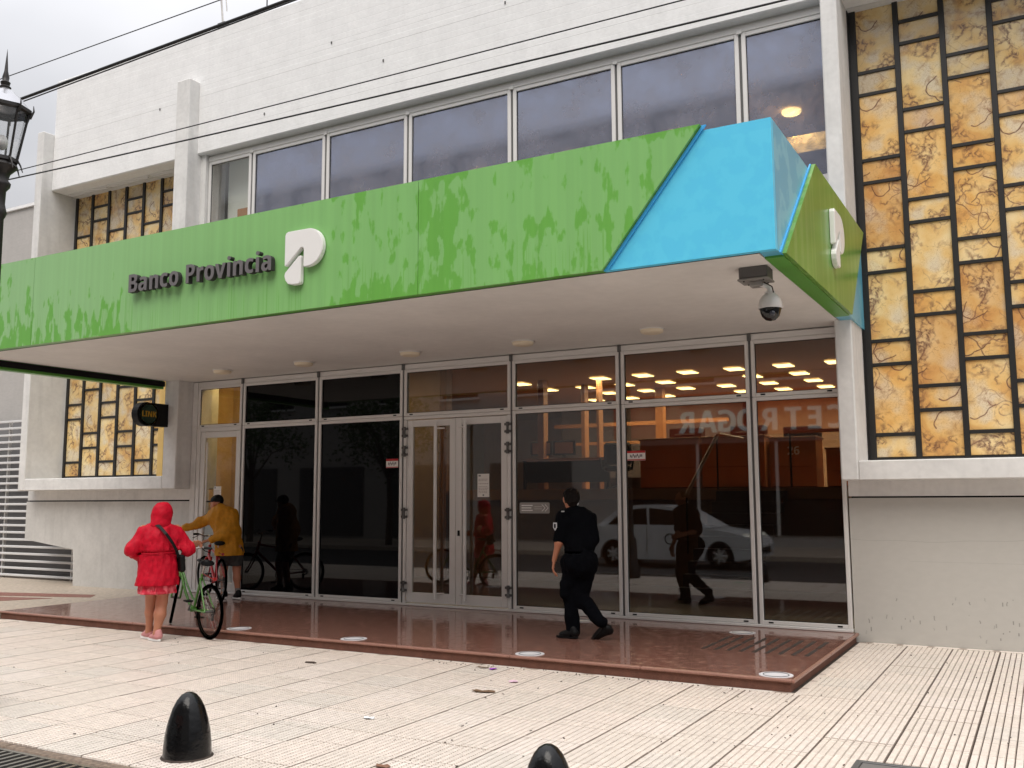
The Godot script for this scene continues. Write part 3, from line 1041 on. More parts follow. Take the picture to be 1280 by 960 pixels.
func build_canopy() -> void:
	var b := thing("entrance_canopy", "long green and blue canopy over the bank entrance, streaked with rain", "canopy")
	part("soffit", bx(-11.12, 0.41, 3.70, 3.86, -0.04, 4.00), M.soffit, b)
	part("soffit_edge", bx(-11.12, 0.43, 3.692, 3.71, 4.00, 4.022), M.alu_dark, b)
	part("roof_sheet", bx(-11.15, 0.50, 4.30, 4.34, 0.05, 4.02), M.alu_dark, b)
	# blue core: front and right side
	var cf := MB.new()
	cf.prism(PackedVector2Array([Vector2(-1.01, 3.695), Vector2(0.583, 3.695), Vector2(0.583, 4.86), Vector2(-1.01, 4.86)]), 4.022, 4.09, Vector2(2.2, -1.17), Vector2(-1.6, 4.865))
	part("blue_fascia", cf, M.blue, b)
	part("fascia_core", bx(-11.2, -1.013, 3.695, 4.86, 4.022, 4.09), M.green_plain, b)
	var sd := MB.new()
	sd.xf = Transform3D(Basis(Vector3(0, 0, -1), Vector3(0, 1, 0), Vector3(1, 0, 0)), Vector3.ZERO)   # x -> -z, z -> x
	sd.prism(PackedVector2Array([Vector2(-4.0215, 3.695), Vector2(0.45, 3.695), Vector2(0.45, 4.86), Vector2(-4.0215, 4.86)]), 0.43, 0.584, Vector2(2.2, -1.17), Vector2(-4.05, 4.865))
	part("blue_side", sd, M.blue_side, b)
	# green panels, proud of the blue
	var size := Vector2(11.3, -1.22)
	var org := Vector2(-11.3, 4.905)
	for q in [[-11.3, -9.417], [-9.411, -3.063], [-3.057, 99.0]]:
		var x0: float = q[0]
		var x1: float = q[1]
		var poly := PackedVector2Array([Vector2(x0, 3.688), Vector2(x1, 3.688), Vector2(x1, 4.90), Vector2(x0, 4.90)])
		if x1 > 50:
			poly = PackedVector2Array([Vector2(x0, 3.688), Vector2(-1.0, 3.688), Vector2(-0.03, 4.90), Vector2(x0, 4.90)])
		part("green_panel", MB.new().prism(poly, 4.115, 4.15, size, org), M.green, b)
		var back := PackedVector2Array([Vector2(x0 + 0.005, 3.691), Vector2(minf(x1, -1.0 + 0.012) - 0.005, 3.691), Vector2((x1 if x1 < 50 else -0.018) - 0.005, 4.895), Vector2(x0 + 0.005, 4.895)])
		part("panel_edge", MB.new().prism(back, 4.092, 4.113), M.green_plain, b)
		if x1 > 50:
			part("slant_edge", MB.new().prism(PackedVector2Array([Vector2(-1.0, 3.69), Vector2(-0.955, 3.69), Vector2(0.015, 4.90), Vector2(-0.03, 4.90)]), 4.092, 4.112), M.blue_plain, b)
	var sx := Transform3D(Basis(Vector3(0, 0, -1), Vector3(0, 1, 0), Vector3(1, 0, 0)), Vector3.ZERO)
	var gs := MB.new()
	gs.xf = sx
	gs.prism(PackedVector2Array([Vector2(-3.93, 3.688), Vector2(-0.72, 3.688), Vector2(0.40, 4.93), Vector2(-2.50, 4.93)]), 0.598, 0.635, Vector2(4.4, -1.25), Vector2(-3.95, 4.935))
	part("green_side_panel", gs, M.green_side, b)
	var ge := MB.new()
	ge.xf = sx
	ge.prism(PackedVector2Array([Vector2(-3.97, 3.691), Vector2(-0.75, 3.691), Vector2(0.36, 4.925), Vector2(-2.54, 4.925)]), 0.5845, 0.5965)
	part("panel_edge", ge, M.blue_plain, b)
	# underside of the side: green tray
	part("green_tray", bx(0.432, 0.596, 3.676, 3.6945, 0.72, 3.86), M.green_plain, b)
	# left end, hanging a little below the soffit
	part("left_end_panel", bx(-11.30, -11.16, 3.56, 4.88, 0.40, 4.10, 0.004), M.green_plain, b)
	part("left_end_lip", bx(-11.155, -11.125, 3.60, 3.69, 0.40, 4.0), M.black, b)
	# name and emblem
	var fnt := SystemFont.new()
	fnt.font_names = PackedStringArray(["Droid Sans"])
	fnt.font_weight = 700
	lettering(b, "Banco Provincia", fnt, Vector3(-7.40, 4.165, 4.15), 2.42, 0.335)
	logo(b, "emblem", Transform3D(Basis.from_scale(Vector3(1.0, 1.0, 1.0)), Vector3(-4.83, 3.965, 4.165)), M.white)
	var ex := Transform3D(Basis(Vector3(0, 0, -1), Vector3(0, 1, 0), Vector3(1, 0, 0)), Vector3(0.64, 4.02, 1.90))
	logo(b, "side_emblem", ex, M.white)

func lettering(b: Node3D, s: String, fnt: Font, at: Vector3, width: float, size: float) -> void:
	var total: float = fnt.get_string_size(s, HORIZONTAL_ALIGNMENT_LEFT, -1, 64).x
	for i in s.length():
		if s[i] == " ":
			continue
		var x: float = fnt.get_string_size(s.substr(0, i), HORIZONTAL_ALIGNMENT_LEFT, -1, 64).x if i else 0.0
		var px := width / total
		var m := text(s[i], px * 64.0, 0.06, fnt, 1.0)
		var o := part("letter", m, M.letter_side, b)
		var desc: float = fnt.get_descent(64) * px
		o.position = at + Vector3(x * px, -desc, 0.062)
		var fm := text(s[i], px * 64.0, 0.006, fnt, 1.0)
		var f := part("letter_face", fm, M.letter_face, o)
		f.position = Vector3(0.0, 0.0, 0.0345)

func panel_light(parent: Node3D, at: Vector3, w: float, d: float, energy: float, col: Color, m: Material) -> void:
	var o := part("ceiling_light", bx(-w / 2, w / 2, 0.0, 0.03, -d / 2, d / 2, 0.005), m, parent)
	o.position = at
	part("light_frame", bx(-w / 2 - 0.02, w / 2 + 0.02, 0.012, 0.028, -d / 2 - 0.02, d / 2 + 0.02), M.white, o)
	var l := AreaLight3D.new()
	l.area_size = Vector2(w, d)
	l.light_color = col
	l.light_energy = energy
	l.area_range = 30.0
	l.area_attenuation = 2.0
	l.shadow_enabled = true
	l.rotation_degrees = Vector3(-90, 0, 0)
	l.position = Vector3(0, -0.012, 0)
	l.name = "lamp_light"
	o.add_child(l, true)

func build_inside() -> void:
	var warm := Color(1.0, 0.92, 0.76)
	var hall := thing("banking_hall", "dim banking hall behind the glass with raised floor and rows of ceiling lights", "interior")
	part("raised_floor", bx(-13.0, 6.3, 1.60, 1.76, -17.9, -5.0), M.wood, hall)
	part("floor_edge", bx(-13.0, 6.3, 1.56, 1.775, -5.0, -4.93, 0.01), M.wood_light, hall)
	part("low_wall", bx(-13.0, 6.3, -0.03, 1.56, -5.2, -5.02), mat(hexc(128, 94, 74), 0.6), hall)
	part("partition", bx(-10.9, -8.72, -0.03, 4.35, -5.0, -4.86), M.tan_wall, hall)
	part("partition", bx(-8.72, -8.55, -0.03, 4.38, -5.02, -4.8), M.wood, hall)
	part("vestibule_wall", bx(-12.2, -9.45, -0.03, 4.35, -2.3, -2.15), M.yellow_wall, hall)
	part("vestibule_wall", bx(-9.50, -9.35, -0.03, 4.35, -2.15, -0.2), M.dark_wall, hall)
	part("vestibule_wall", bx(-12.2, -12.05, -0.03, 4.35, -2.15, -0.4), M.yellow_wall, hall)
	for p in [[-7.9, -8.0, 0.16], [-7.35, -9.2, 0.10], [-6.6, -8.4, 0.07], [-6.05, -11.0, 0.2]]:
		part("wooden_column", bx(p[0] - p[2] / 2, p[0] + p[2] / 2, 1.76, 4.39, p[1] - 0.12, p[1] + 0.12, 0.01), M.wood_light, hall)
	for p in [[3.55, 0.10], [3.05, 0.08]]:
		part("wooden_beam", bx(-9.6, -4.6, p[0], p[0] + p[1], -12.1, -12.0), M.wood_light, hall)
	part("screen_wall", bx(-10.6, -4.9, 2.2, 4.3, -14.6, -14.5), mat(hexc(110, 104, 104), 0.3), hall)
	part("rear_panel", bx(-4.9, 4.5, 1.76, 4.38, -15.2, -15.0), M.tan_wall, hall)
	# the grid of square lights
	for i in 8:
		for j in 4:
			if (i * 3 + j * 5) % 7 == 3:
				continue
			panel_light(hall, Vector3(-8.6 + i * 1.06, 4.362, -8.2 - j * 1.49), 0.36, 0.46, 1.9, warm, M.lamp)
	for x in [-9.9, -9.2]:
		panel_light(hall, Vector3(x, 4.362, -3.2), 0.46, 0.5, 0.6, warm, M.lamp)  # unseen lamps, added to brighten the tan partition behind the door leaf
	panel_light(hall, Vector3(-10.3, 4.34, -1.2), 0.5, 0.5, 1.3, Color(1.0, 0.84, 0.5), M.lamp)
	# stair down to the doors with its wooden rail
	var st := thing("stair", "short stair with sloping wooden handrail going up to the raised floor", "stairs")
	for i in 9:
		part("step", bx(-2.7, -1.5, 0.0 + i * 0.19, 0.19 + i * 0.19, -4.93 + 0.0 - 0.0 + (8 - i) * 0.27 - 0.0, -4.93 + (9 - i) * 0.27), M.dark_floor, st)
	for x in [-2.73]:
		var r := MB.new()
		r.tube([Vector3(x, 1.62, -3.1), Vector3(x, 2.72, -4.93)], 0.032, 10)
		part("handrail", r, M.wood_light, st)
		for t in [0.02, 0.98]:
			var pz := lerpf(-3.1, -4.93, t)
			part("baluster", MB.new().tube([Vector3(x, lerpf(0.66, 1.76, t), pz), Vector3(x, lerpf(1.62, 2.72, t), pz)], 0.016, 8), M.iron, st)
	var bl := thing("balustrade", "level wooden handrail with dark posts along the raised floor", "railing")
	part("handrail", MB.new().tube([Vector3(-1.45, 2.75, -5.05), Vector3(4.5, 2.75, -5.05)], 0.032, 10), M.wood_light, bl)
	part("handrail", MB.new().tube([Vector3(-2.73, 2.75, -5.05), Vector3(-2.73, 2.75, -6.6)], 0.032, 10), M.wood_light, bl)
	for i in 6:
		part("post", MB.new().tube([Vector3(-1.45 + i * 1.1, 1.76, -5.05), Vector3(-1.45 + i * 1.1, 2.75, -5.05)], 0.02, 8), M.iron, bl)
	# counters
	var cw := tri(mat(hexc(206, 138, 92), 0.5), M.soffit.albedo_texture, 1.4)
	for q in [[-5.45, 1.36, 1.15, -8.0, "orange wooden counter nearest the double doors, left of the stair rail", 0], [-4.02, 1.36, 1.15, -8.0, "orange wooden counter right behind the sloping stair rail", 0], [-2.6, 0.95, 1.10, -8.2, "orange wooden counter with the pale number 26 on its front", 1], [-1.45, 0.8, 0.85, -8.2, "low orange wooden counter right of the numbered one", 0]]:
		var t := thing("service_counter", q[4], "counter", Vector3(q[0], 1.76, q[3]), 0.0, "service counters on the raised floor")
		part("front_panel", bx(0, q[1], 0.06, q[2] - 0.04, -0.05, 0.0, 0.004), cw, t)
		part("side_panel", bx(0, 0.04, 0.0, q[2] - 0.04, -0.7, -0.05), cw, t)
		part("side_panel", bx(q[1] - 0.04, q[1], 0.0, q[2] - 0.04, -0.7, -0.05), cw, t)
		part("worktop", bx(-0.02, q[1] + 0.02, q[2] - 0.04, q[2], -0.75, 0.03, 0.006), M.wood, t)
		part("plinth_board", bx(0.02, q[1] - 0.02, 0.0, 0.06, -0.05, -0.02), M.black, t)
		part("panel_joint", bx(0.1, q[1] - 0.1, q[2] * 0.42, q[2] * 0.42 + 0.015, 0.0, 0.006), M.wood, t)
		if q[5]:
			var f := SystemFont.new()
			f.font_names = PackedStringArray(["Droid Sans"])
			f.font_weight = 700
			var nm := part("number", text("26", 0.24, 0.006, f), M.white, t)
			nm.position = Vector3(0.36, 0.66, 0.006)
	# black boxes and a monitor on the counters
	for q in [[-4.9, 2.91, -8.4, "low black printer on the counter left of the stair rail"], [-3.5, 2.91, -8.4, "low black printer on the counter behind the stair rail"], [-2.4, 2.86, -8.6, "low black printer on the numbered counter"]]:
		var t := thing("printer", q[3], "printer", Vector3(q[0], q[1], q[2]), 0.0, "printers on the counters")
		part("body", bx(0, 0.75, 0, 0.24, -0.3, 0.0, 0.02), M.black, t)
		part("paper_tray", bx(0.15, 0.6, 0.08, 0.1, 0.0, 0.09, 0.004), M.alu_dark, t)
	for q in [[-7.95, "left desk monitor with a tan coloured screen behind the glass"], [-7.35, "right desk monitor with a tan coloured screen behind the glass"]]:
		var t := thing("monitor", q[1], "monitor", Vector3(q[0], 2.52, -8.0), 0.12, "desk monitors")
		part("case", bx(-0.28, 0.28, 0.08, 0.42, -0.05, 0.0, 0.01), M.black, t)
		part("screen", bx(-0.22, 0.22, 0.12, 0.38, 0.0, 0.004), mat(hexc(190, 140, 96), 0.3), t)  # a bright reflection on the screen, put into its tan colour
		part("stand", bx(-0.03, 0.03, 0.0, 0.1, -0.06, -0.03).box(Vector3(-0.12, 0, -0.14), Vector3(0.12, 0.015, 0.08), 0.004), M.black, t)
	var dk := thing("desk", "dark desk under the two monitors on the raised floor", "desk", Vector3(-8.4, 1.76, -8.2))
	part("desk_top", bx(0, 2.3, 0.72, 0.76, -0.6, 0.4, 0.005), M.wood, dk)
	for q in [[0.05, -0.55], [2.2, -0.55], [0.05, 0.3], [2.2, 0.3]]:
		part("leg", bx(q[0], q[0] + 0.06, 0, 0.72, q[1], q[1] + 0.06), M.black, dk)
	part("modesty_panel", bx(0.11, 2.2, 0.2, 0.7, 0.3, 0.33), M.black, dk)
	var ch := thing("office_chair", "black padded office chair on the raised floor", "chair", Vector3(-5.85, 1.76, -7.6), 0.5)
	part("seat", bx(-0.3, 0.3, 0.42, 0.54, -0.3, 0.3, 0.05), M.black, ch)
	part("backrest", bx(-0.3, 0.3, 0.56, 1.05, 0.2, 0.32, 0.05), M.black, ch)
	part("stem", MB.new().tube([Vector3(0, 0.08, 0), Vector3(0, 0.43, 0)], 0.03, 8), M.iron, ch)
	for i in 5:
		var a := TAU * i / 5.0
		part("foot", MB.new().tube([Vector3(0, 0.1, 0), Vector3(0.28 * cos(a), 0.05, 0.28 * sin(a))], 0.02, 6).ball(Vector3(0.28 * cos(a), 0.03, 0.28 * sin(a)), 0.03, 8), M.black, ch)
	for s in [-1, 1]:
		part("armrest", MB.new().tube([Vector3(0.33 * s, 0.45, 0.0), Vector3(0.36 * s, 0.70, 0.05), Vector3(0.36 * s, 0.72, -0.2)], 0.025, 6), M.black, ch)
	var bd := thing("notice_board", "dark notice board with green sheets on the wall right of the counters", "notice board", Vector3(-0.42, 1.9, -8.6))
	part("board", bx(0, 0.62, 0, 1.15, -0.05, 0.0, 0.01), M.black, bd)
	for q in [[0.1, 0.72, 0.5, 1.05], [0.1, 0.15, 0.28, 0.62], [0.33, 0.15, 0.52, 0.62]]:
		part("sheet", bx(q[0], q[2], q[1], q[3], 0.0, 0.004), mat(hexc(120, 140, 92), 0.6), bd)
	# upstairs
	var up := thing("upper_office", "upper storey office seen through the bluish windows", "interior")
	part("rear_partition", bx(-13.0, 6.3, 4.8, 8.05, -7.0, -6.8), mat(hexc(150, 140, 130), 0.8), up)
	part("side_partition", bx(-9.62, -9.5, 4.8, 8.05, -6.8, -0.35), mat(hexc(206, 208, 200), 0.8), up)
	part("curtain", bx(-10.66, -9.62, 4.85, 7.95, -0.55, -0.50), mat(hexc(236, 242, 232), 0.8), up)
	part("cupboard", bx(-10.32, -9.63, 4.8, 6.95, -0.48, -0.40, 0.01), M.wood_light, up)
	var cove := mat(hexc(240, 214, 160), 0.6)
	cove.emission_enabled = true
	cove.emission = Color(1.0, 0.80, 0.46)
	cove.emission_energy_multiplier = 5.0
	part("cove_light", bx(-1.35, 2.2, 7.34, 7.60, -3.75, -3.62, 0.01), cove, up)
	var bright: StandardMaterial3D = M.lamp.duplicate()
	bright.emission_energy_multiplier = 14.0
	for x in [-9.0, -7.0, -4.9, -3.0, -0.88]:
		var o := part("ceiling_light", MB.new().lathe([[0.0001, -0.03], [0.14, -0.03], [0.16, -0.01], [0.16, 0.02]], 20), bright, up)
		o.position = Vector3(x, 8.02, -3.6)
		var l := SpotLight3D.new()
		l.light_color = Color(1.0, 0.78, 0.42)
		l.light_energy = 4.0
		l.spot_angle = 70.0
		l.spot_range = 20.0
		l.light_size = 0.14
		l.shadow_enabled = true
		l.rotation_degrees = Vector3(-90, 0, 0)
		l.position = Vector3(0, -0.05, 0)
		l.name = "lamp_light"
		o.add_child(l, true)

func build_street_behind() -> void:
	# what the glass reflects: the other side of the street
	var b := thing("shop_building", "pale building across the street mirrored in the glass", "building", Vector3(0, 0, 21.0))
	part("wall", bx(-34.0, 16.0, -0.1, 16.2, 0.0, 9.0), M.grey_wall, b)
	part("roof_edge", bx(-34.2, 16.2, 16.2, 16.5, -0.2, 9.2), M.concrete, b)
	part("sign_band", bx(-11.5, 0.5, 3.75, 5.3, -0.30, 0.0, 0.02), mat(hexc(206, 84, 50), 0.5), b)
	part("shop_window", bx(-11.2, 0.2, 0.3, 3.5, -0.06, 0.0), M.black_glass, b)
	for i in 5:
		part("window_bar", bx(-11.2 + i * 2.8, -11.1 + i * 2.8, 0.3, 3.5, -0.12, -0.061), M.alu, b)
	for i in 14:
		for j in 4:
			var x := -32.5 + i * 3.3
			var w := part("window", bx(x, x + 1.7, 5.7 + j * 2.0, 7.0 + j * 2.0, -0.03, 0.0), M.black_glass, b)
			part("sill", bx(x - 0.1, x + 1.8, 5.62 + j * 2.0, 5.7 + j * 2.0, -0.12, 0.0), M.concrete, w)
	for i in 4:
		part("shutter", bx(-32.0 + i * 5.0, -28.4 + i * 5.0, 0.0, 3.0, -0.05, 0.0), M.alu_dark, b)
	var fnt := SystemFont.new()
	fnt.font_names = PackedStringArray(["Droid Sans"])
	fnt.font_weight = 700
	var s := "CETROGAR"
	var lit := mat(hexc(236, 236, 236), 0.5)
	lit.emission_enabled = true
	lit.emission = Color(1, 0.95, 0.9)
	lit.emission_energy_multiplier = 0.2  # glow added so the letters mirror more brightly in the bank glass
	for i in 8:
		var t := text(s[i], 1.05, 0.1, fnt, 2.0)
		var o := part("brightened_sign_letter", t, lit, b)
		o.rotation.y = PI
		o.position = Vector3(-3.47 + 0.35 - i * 0.735, 3.62, -0.36)
	car()
	for q in [[Vector3(-19.0, -0.1, 16.9), 3, "leafy street tree across the road mirrored in the dark panes"], [Vector3(-26.0, -0.1, 16.9), 5, "second leafy street tree farther down across the road"]]:
		tree(q[0], q[1], q[2])

func tree(at: Vector3, seed_: int, label: String) -> void:
	var t := thing("street_tree", label, "tree", at, 0.0, "street trees across the road")
	rng.seed = seed_
	part("trunk", MB.new().tube([Vector3.ZERO, Vector3(0.05, 1.4, 0), Vector3(-0.05, 2.6, 0.05)], 0.14, 10, true, 0.09), M.bark, t)
	var limbs := MB.new()
	var ends := []
	for i in 9:
		var a := TAU * i / 9.0 + rng.randf()
		var e := Vector3(cos(a) * rng.randf_range(0.7, 1.7), rng.randf_range(3.4, 5.4), sin(a) * rng.randf_range(0.7, 1.7))
		limbs.tube([Vector3(-0.05, 2.4, 0.05), (e + Vector3(0, 2.6, 0)) / 2.0 + Vector3(0, 0.3, 0), e], 0.05, 6, false, 0.015)
		ends.append(e)
	part("limbs", limbs, M.bark, t)
	var m := MB.new()
	for k in 2600:
		var e: Vector3 = ends[rng.randi() % 9]
		var d := Vector3(rng.randfn(), rng.randfn(), rng.randfn()) * 0.42
		var c := e + d
		var u := Vector3(rng.randfn(), rng.randfn(), rng.randfn()).normalized()
		var w := u.cross(Vector3(rng.randfn(), 1, rng.randfn())).normalized()
		m.face([c - u * 0.09, c + w * 0.045, c + u * 0.09, c - w * 0.045], Vector3.UP)
	var lv := part("leaves", m, M.foliage, t)
	lv.set_meta("kind", "stuff")

func car() -> void:
	var t := thing("parked_car", "white saloon car on the road, mirrored in the glass behind the guard", "car", Vector3(-8.85, YR, 12.9))
	t.scale = Vector3.ONE * 1.12
	var paint := mat(hexc(226, 228, 230), 0.2)
	paint.clearcoat_enabled = true
	paint.clearcoat = 0.6
	# x forward, body 4.35 long, 1.72 wide
	var low := [Vector2(0.04, 0.32), Vector2(0.0, 0.62), Vector2(0.06, 0.92), Vector2(0.5, 0.98), Vector2(1.0, 0.97), Vector2(3.1, 0.95), Vector2(3.75, 0.86), Vector2(4.2, 0.74), Vector2(4.35, 0.55), Vector2(4.33, 0.28), Vector2(3.95, 0.2)]
	for w in [[3.52, 0.355], [0.90, 0.355]]:
		for k in 9:
			var a := PI * k / 8.0
			low.append(Vector2(w[0] + cos(a) * w[1], 0.2 + maxf(0.0, sin(a)) * 0.46))
	low.append(Vector2(0.3, 0.2))
	part("body", MB.new().prism(PackedVector2Array(low), -0.86, 0.86), paint, t)
	var roof := PackedVector2Array([Vector2(0.42, 0.96), Vector2(1.02, 1.40), Vector2(1.5, 1.47), Vector2(2.1, 1.46), Vector2(2.5, 1.38), Vector2(3.3, 0.945)])
	part("cabin", MB.new().prism(roof, -0.72, 0.72), paint, t)
	for s in [-1.0, 1.0]:
		var gl: Material = M.black_glass
		part("side_window", MB.new().prism(PackedVector2Array([Vector2(0.72, 1.0), Vector2(1.12, 1.34), Vector2(1.72, 1.40), Vector2(1.74, 1.0)]), s * 0.70, s * 0.735), gl, t)
		part("side_window", MB.new().prism(PackedVector2Array([Vector2(1.80, 1.0), Vector2(1.79, 1.40), Vector2(2.35, 1.34), Vector2(2.9, 1.0)]), s * 0.70, s * 0.735), gl, t)
		part("mirror", MB.new().ball(Vector3(2.78, 1.02, s * 0.95), 0.1, 10, Vector3(1, 1, 1)), paint, t)
		part("headlight", MB.new().ball(Vector3(4.1, 0.68, s * 0.66), 0.15, 10), mat(hexc(250, 246, 230), 0.1), t)
		part("tail_light", bx(-0.01, 0.2, 0.68, 0.86, s * 0.865 - 0.01, s * 0.6), mat(hexc(150, 20, 20), 0.2), t)
		part("door_line", bx(1.765, 1.78, 0.36, 0.96, s * 0.861, s * 0.85), M.black, t)
		part("badge", MB.new().torus(Vector3(2.35, 0.68, s * 0.866), 0.12, 0.012, 24, 6), M.black, t)
		for x in [0.90, 3.52]:
			var w := part("wheel", MB.new().torus(Vector3(x, 0.31, s * 0.76), 0.235, 0.085, 28, 8), M.rubber, t)
			var h := MB.new()
			for k in 7:
				var a := TAU * k / 7.0
				h.tube([Vector3(x, 0.31, s * 0.82), Vector3(x + 0.19 * cos(a), 0.31 + 0.19 * sin(a), s * 0.80)], 0.025, 6)
			h.torus(Vector3(x, 0.31, s * 0.80), 0.19, 0.025, 24, 6)
			part("rim", h, M.alu, w)
	part("bumper_grille", bx(4.30, 4.36, 0.36, 0.5, -0.5, 0.5, 0.01), M.black, t)

func build_street_furniture() -> void:
	# bollards
	var prof := [[0.158, 0.0], [0.157, 0.03], [0.154, 0.10], [0.145, 0.18], [0.128, 0.26], [0.104, 0.335], [0.078, 0.385], [0.051, 0.418], [0.024, 0.434], [0.0002, 0.439]]
	var bm := mat(hexc(12, 12, 13), 0.25)
	bm.metallic_specular = 0.4
	var sn := noise(93, 0.05, 256, 256, 4)
	bm.roughness_texture = tex(256, 256, func(i, _x, _y): return grey(clampf(0.75 + 1.6 * (sn[i] / 255.0 - 0.5), 0.3, 1.0)))
	bm.roughness = 0.27
	var bh := noise(91, 0.02, 256, 256, 4)
	bm.heightmap_enabled = true
	bm.heightmap_texture = tex(256, 256, func(i, _x, _y): return grey(bh[i] / 255.0))
	bm.heightmap_scale = 0.25
	bm.uv1_triplanar = true
	bm.uv1_scale = Vector3.ONE * 3.0
	for q in [[Vector3(-2.66, YP - 0.02, 7.36), "glossy black bullet shaped bollard standing whole on the pavement, left one"], [Vector3(0.07, YP - 0.03, 7.40), "glossy black bullet shaped bollard cut by the lower edge of the picture"]]:
		var t := thing("bollard", q[1], "bollard", q[0], 0.3, "black bollards along the kerb")
		part("body", MB.new().lathe(prof, 36), bm, t)
		part("base_ring", MB.new().lathe([[0.166, 0.0], [0.171, 0.022], [0.158, 0.030]], 32), M.mortar, t)
	# street lamp
	var L := thing("street_lamp", "ornate black iron street lamp with a faceted glass lantern at the left edge", "street lamp", Vector3(-5.40, YP, 7.2))
	var k := 0.98
	part("post", MB.new().lathe([[0.20, 0.0], [0.20, 0.25], [0.15, 0.3], [0.13, 0.8], [0.075, 0.9], [0.062, 2.2], [0.052, 4.15], [0.064, 4.17], [0.074, 4.20], [0.064, 4.24], [0.055, 4.28], [0.058, 4.40], [0.088, 4.44], [0.092, 4.47], [0.068, 4.50], [0.085, 4.56], [0.122, 4.60], [0.14, 4.62], [0.12, 4.65]], 20), M.iron, L)
	var y0 := 4.68
	var y1 := 5.11
	var r0 := 0.125
	var r1 := 0.208
	for i in 8:
		var a := TAU * i / 8.0
		var c := TAU * (i + 1) / 8.0
		var d0 := Vector3(cos(a), 0, sin(a))
		var d1 := Vector3(cos(c), 0, sin(c))
		var g := MB.new()
		var A := d0 * (r0 - 0.01) + Vector3(0, y0, 0)
		var B := d1 * (r0 - 0.01) + Vector3(0, y0, 0)
		var C := d1 * (r1 - 0.01) + Vector3(0, y1, 0)
		var D := d0 * (r1 - 0.01) + Vector3(0, y1, 0)
		g.face([A, B, C, D], d0 + d1)
		g.face([A * Vector3(0.97, 1, 0.97), B * Vector3(0.97, 1, 0.97), C * Vector3(0.97, 1, 0.97), D * Vector3(0.97, 1, 0.97)], -(d0 + d1))
		part("glass_pane", g, M.clear, L)
		part("rib", MB.new().tube([d0 * r0 + Vector3(0, y0 - 0.03, 0), d0 * r1 + Vector3(0, y1 + 0.03, 0)], 0.011, 6), M.iron, L)
		part("leaf_finial", MB.new().tube([d0 * (r1 + 0.005) + Vector3(0, y1 - 0.03, 0), d0 * (r1 + 0.035) + Vector3(0, y1 + 0.04, 0), d0 * (r1 + 0.03) + Vector3(0, y1 + 0.09, 0)], 0.013, 6, true, 0.003), M.iron, L)
		part("lower_scroll", MB.new().tube([d0 * r0 + Vector3(0, y0 + 0.02, 0), d0 * (r0 + 0.035) + Vector3(0, y0 - 0.04, 0), d0 * (r0 + 0.055) + Vector3(0, y0 - 0.10, 0)], 0.012, 6, true, 0.004), M.iron, L)
	part("lantern_ring", MB.new().lathe([[r1, y1], [r1 + 0.018, y1 + 0.015], [r1 + 0.018, y1 + 0.045], [r1 - 0.02, y1 + 0.06]], 8, true), M.iron, L)
	part("lantern_foot", MB.new().lathe([[0.10, y0 - 0.04], [r0 + 0.015, y0 - 0.02], [r0 + 0.012, y0 + 0.012], [r0 - 0.02, y0 + 0.012]], 8, true), M.iron, L)
	part("lantern_cap", MB.new().lathe([[r1 + 0.005, y1 + 0.05], [0.15, y1 + 0.13], [0.08, y1 + 0.20], [0.045, y1 + 0.225]], 8, true), mat(hexc(168, 168, 172), 0.25, 0.6), L)
	part("spike", MB.new().lathe([[0.045, y1 + 0.215], [0.05, y1 + 0.24], [0.034, y1 + 0.255], [0.042, y1 + 0.285], [0.026, y1 + 0.30], [0.03, y1 + 0.33], [0.016, y1 + 0.39], [0.0005, y1 + 0.60]], 14), M.iron, L)
	part("bulb", MB.new().ball(Vector3(0, 4.84, 0), 0.05, 12, Vector3(1, 1.4, 1)), M.white, L)
	# louvred fence of the neighbour
	var f := thing("louvre_fence", "white slatted fence over a grey wall at the far left", "fence")
	part("backing", bx(-24.0, -13.6, -0.1, 3.35, -1.1, -1.0), mat(hexc(116, 115, 116), 0.8), f)
	var slat_m := mat(hexc(206, 206, 206), 0.5)
	for i in 23:
		var y := 0.02 + i * 0.148
		var x1 := -13.93 if y < 0.72 else -15.2
		part("slat", bx(-24.0, x1, y, y + 0.046, -0.64, -0.57, 0.006), slat_m, f)
	for x in [-22.0, -19.6, -17.2, -14.9]:
		part("post", bx(x, x + 0.04, -0.1, 3.3, -0.70, -0.645), M.alu, f)
	part("short_post", bx(-14.98, -14.90, 0.62, 0.80, -0.63, -0.56), M.white, f)
	var nb := thing("neighbour_building", "plain grey rendered wall of the neighbouring building at the far left", "building")
	part("wall", bx(-34.0, -15.95, -0.1, 8.35, -9.0, -1.15), M.grey_wall, nb)
	part("coping", bx(-34.1, -15.9, 8.35, 8.42, -9.1, -1.10), M.concrete, nb)
	# gutter grating
	var g := thing("gutter_grating", "steel bar grating in the gutter at the lower left corner", "grating", Vector3(0, YP - 0.062, 0))
	part("frame", bx(-7.2, -2.75, -0.03, 0.05, 7.79, 7.82).box(Vector3(-7.2, -0.03, 8.46), Vector3(-2.75, 0.05, 8.5)).box(Vector3(-2.79, -0.03, 7.82), Vector3(-2.75, 0.05, 8.46)).box(Vector3(-5.0, -0.03, 7.82), Vector3(-4.96, 0.05, 8.46)), M.steel, g)
	for i in 53:
		var x := -7.17 + i * 0.083
		part("grate_bar", bx(x, x + 0.030, 0.0, 0.048, 7.82, 8.46), M.steel, g)
	part("cross_bar", bx(-7.2, -2.78, 0.03, 0.045, 8.18, 8.205), M.steel, g)
	part("pit", bx(-7.2, -2.75, -0.07, -0.006, 7.80, 8.48), M.black, g)
	var dc := thing("drain_cover", "grey steel drain cover frame let into the pavement at the lower edge", "drain cover", Vector3(1.52, YP + 0.004, 5.62), 0.0)
	var fr := MB.new()
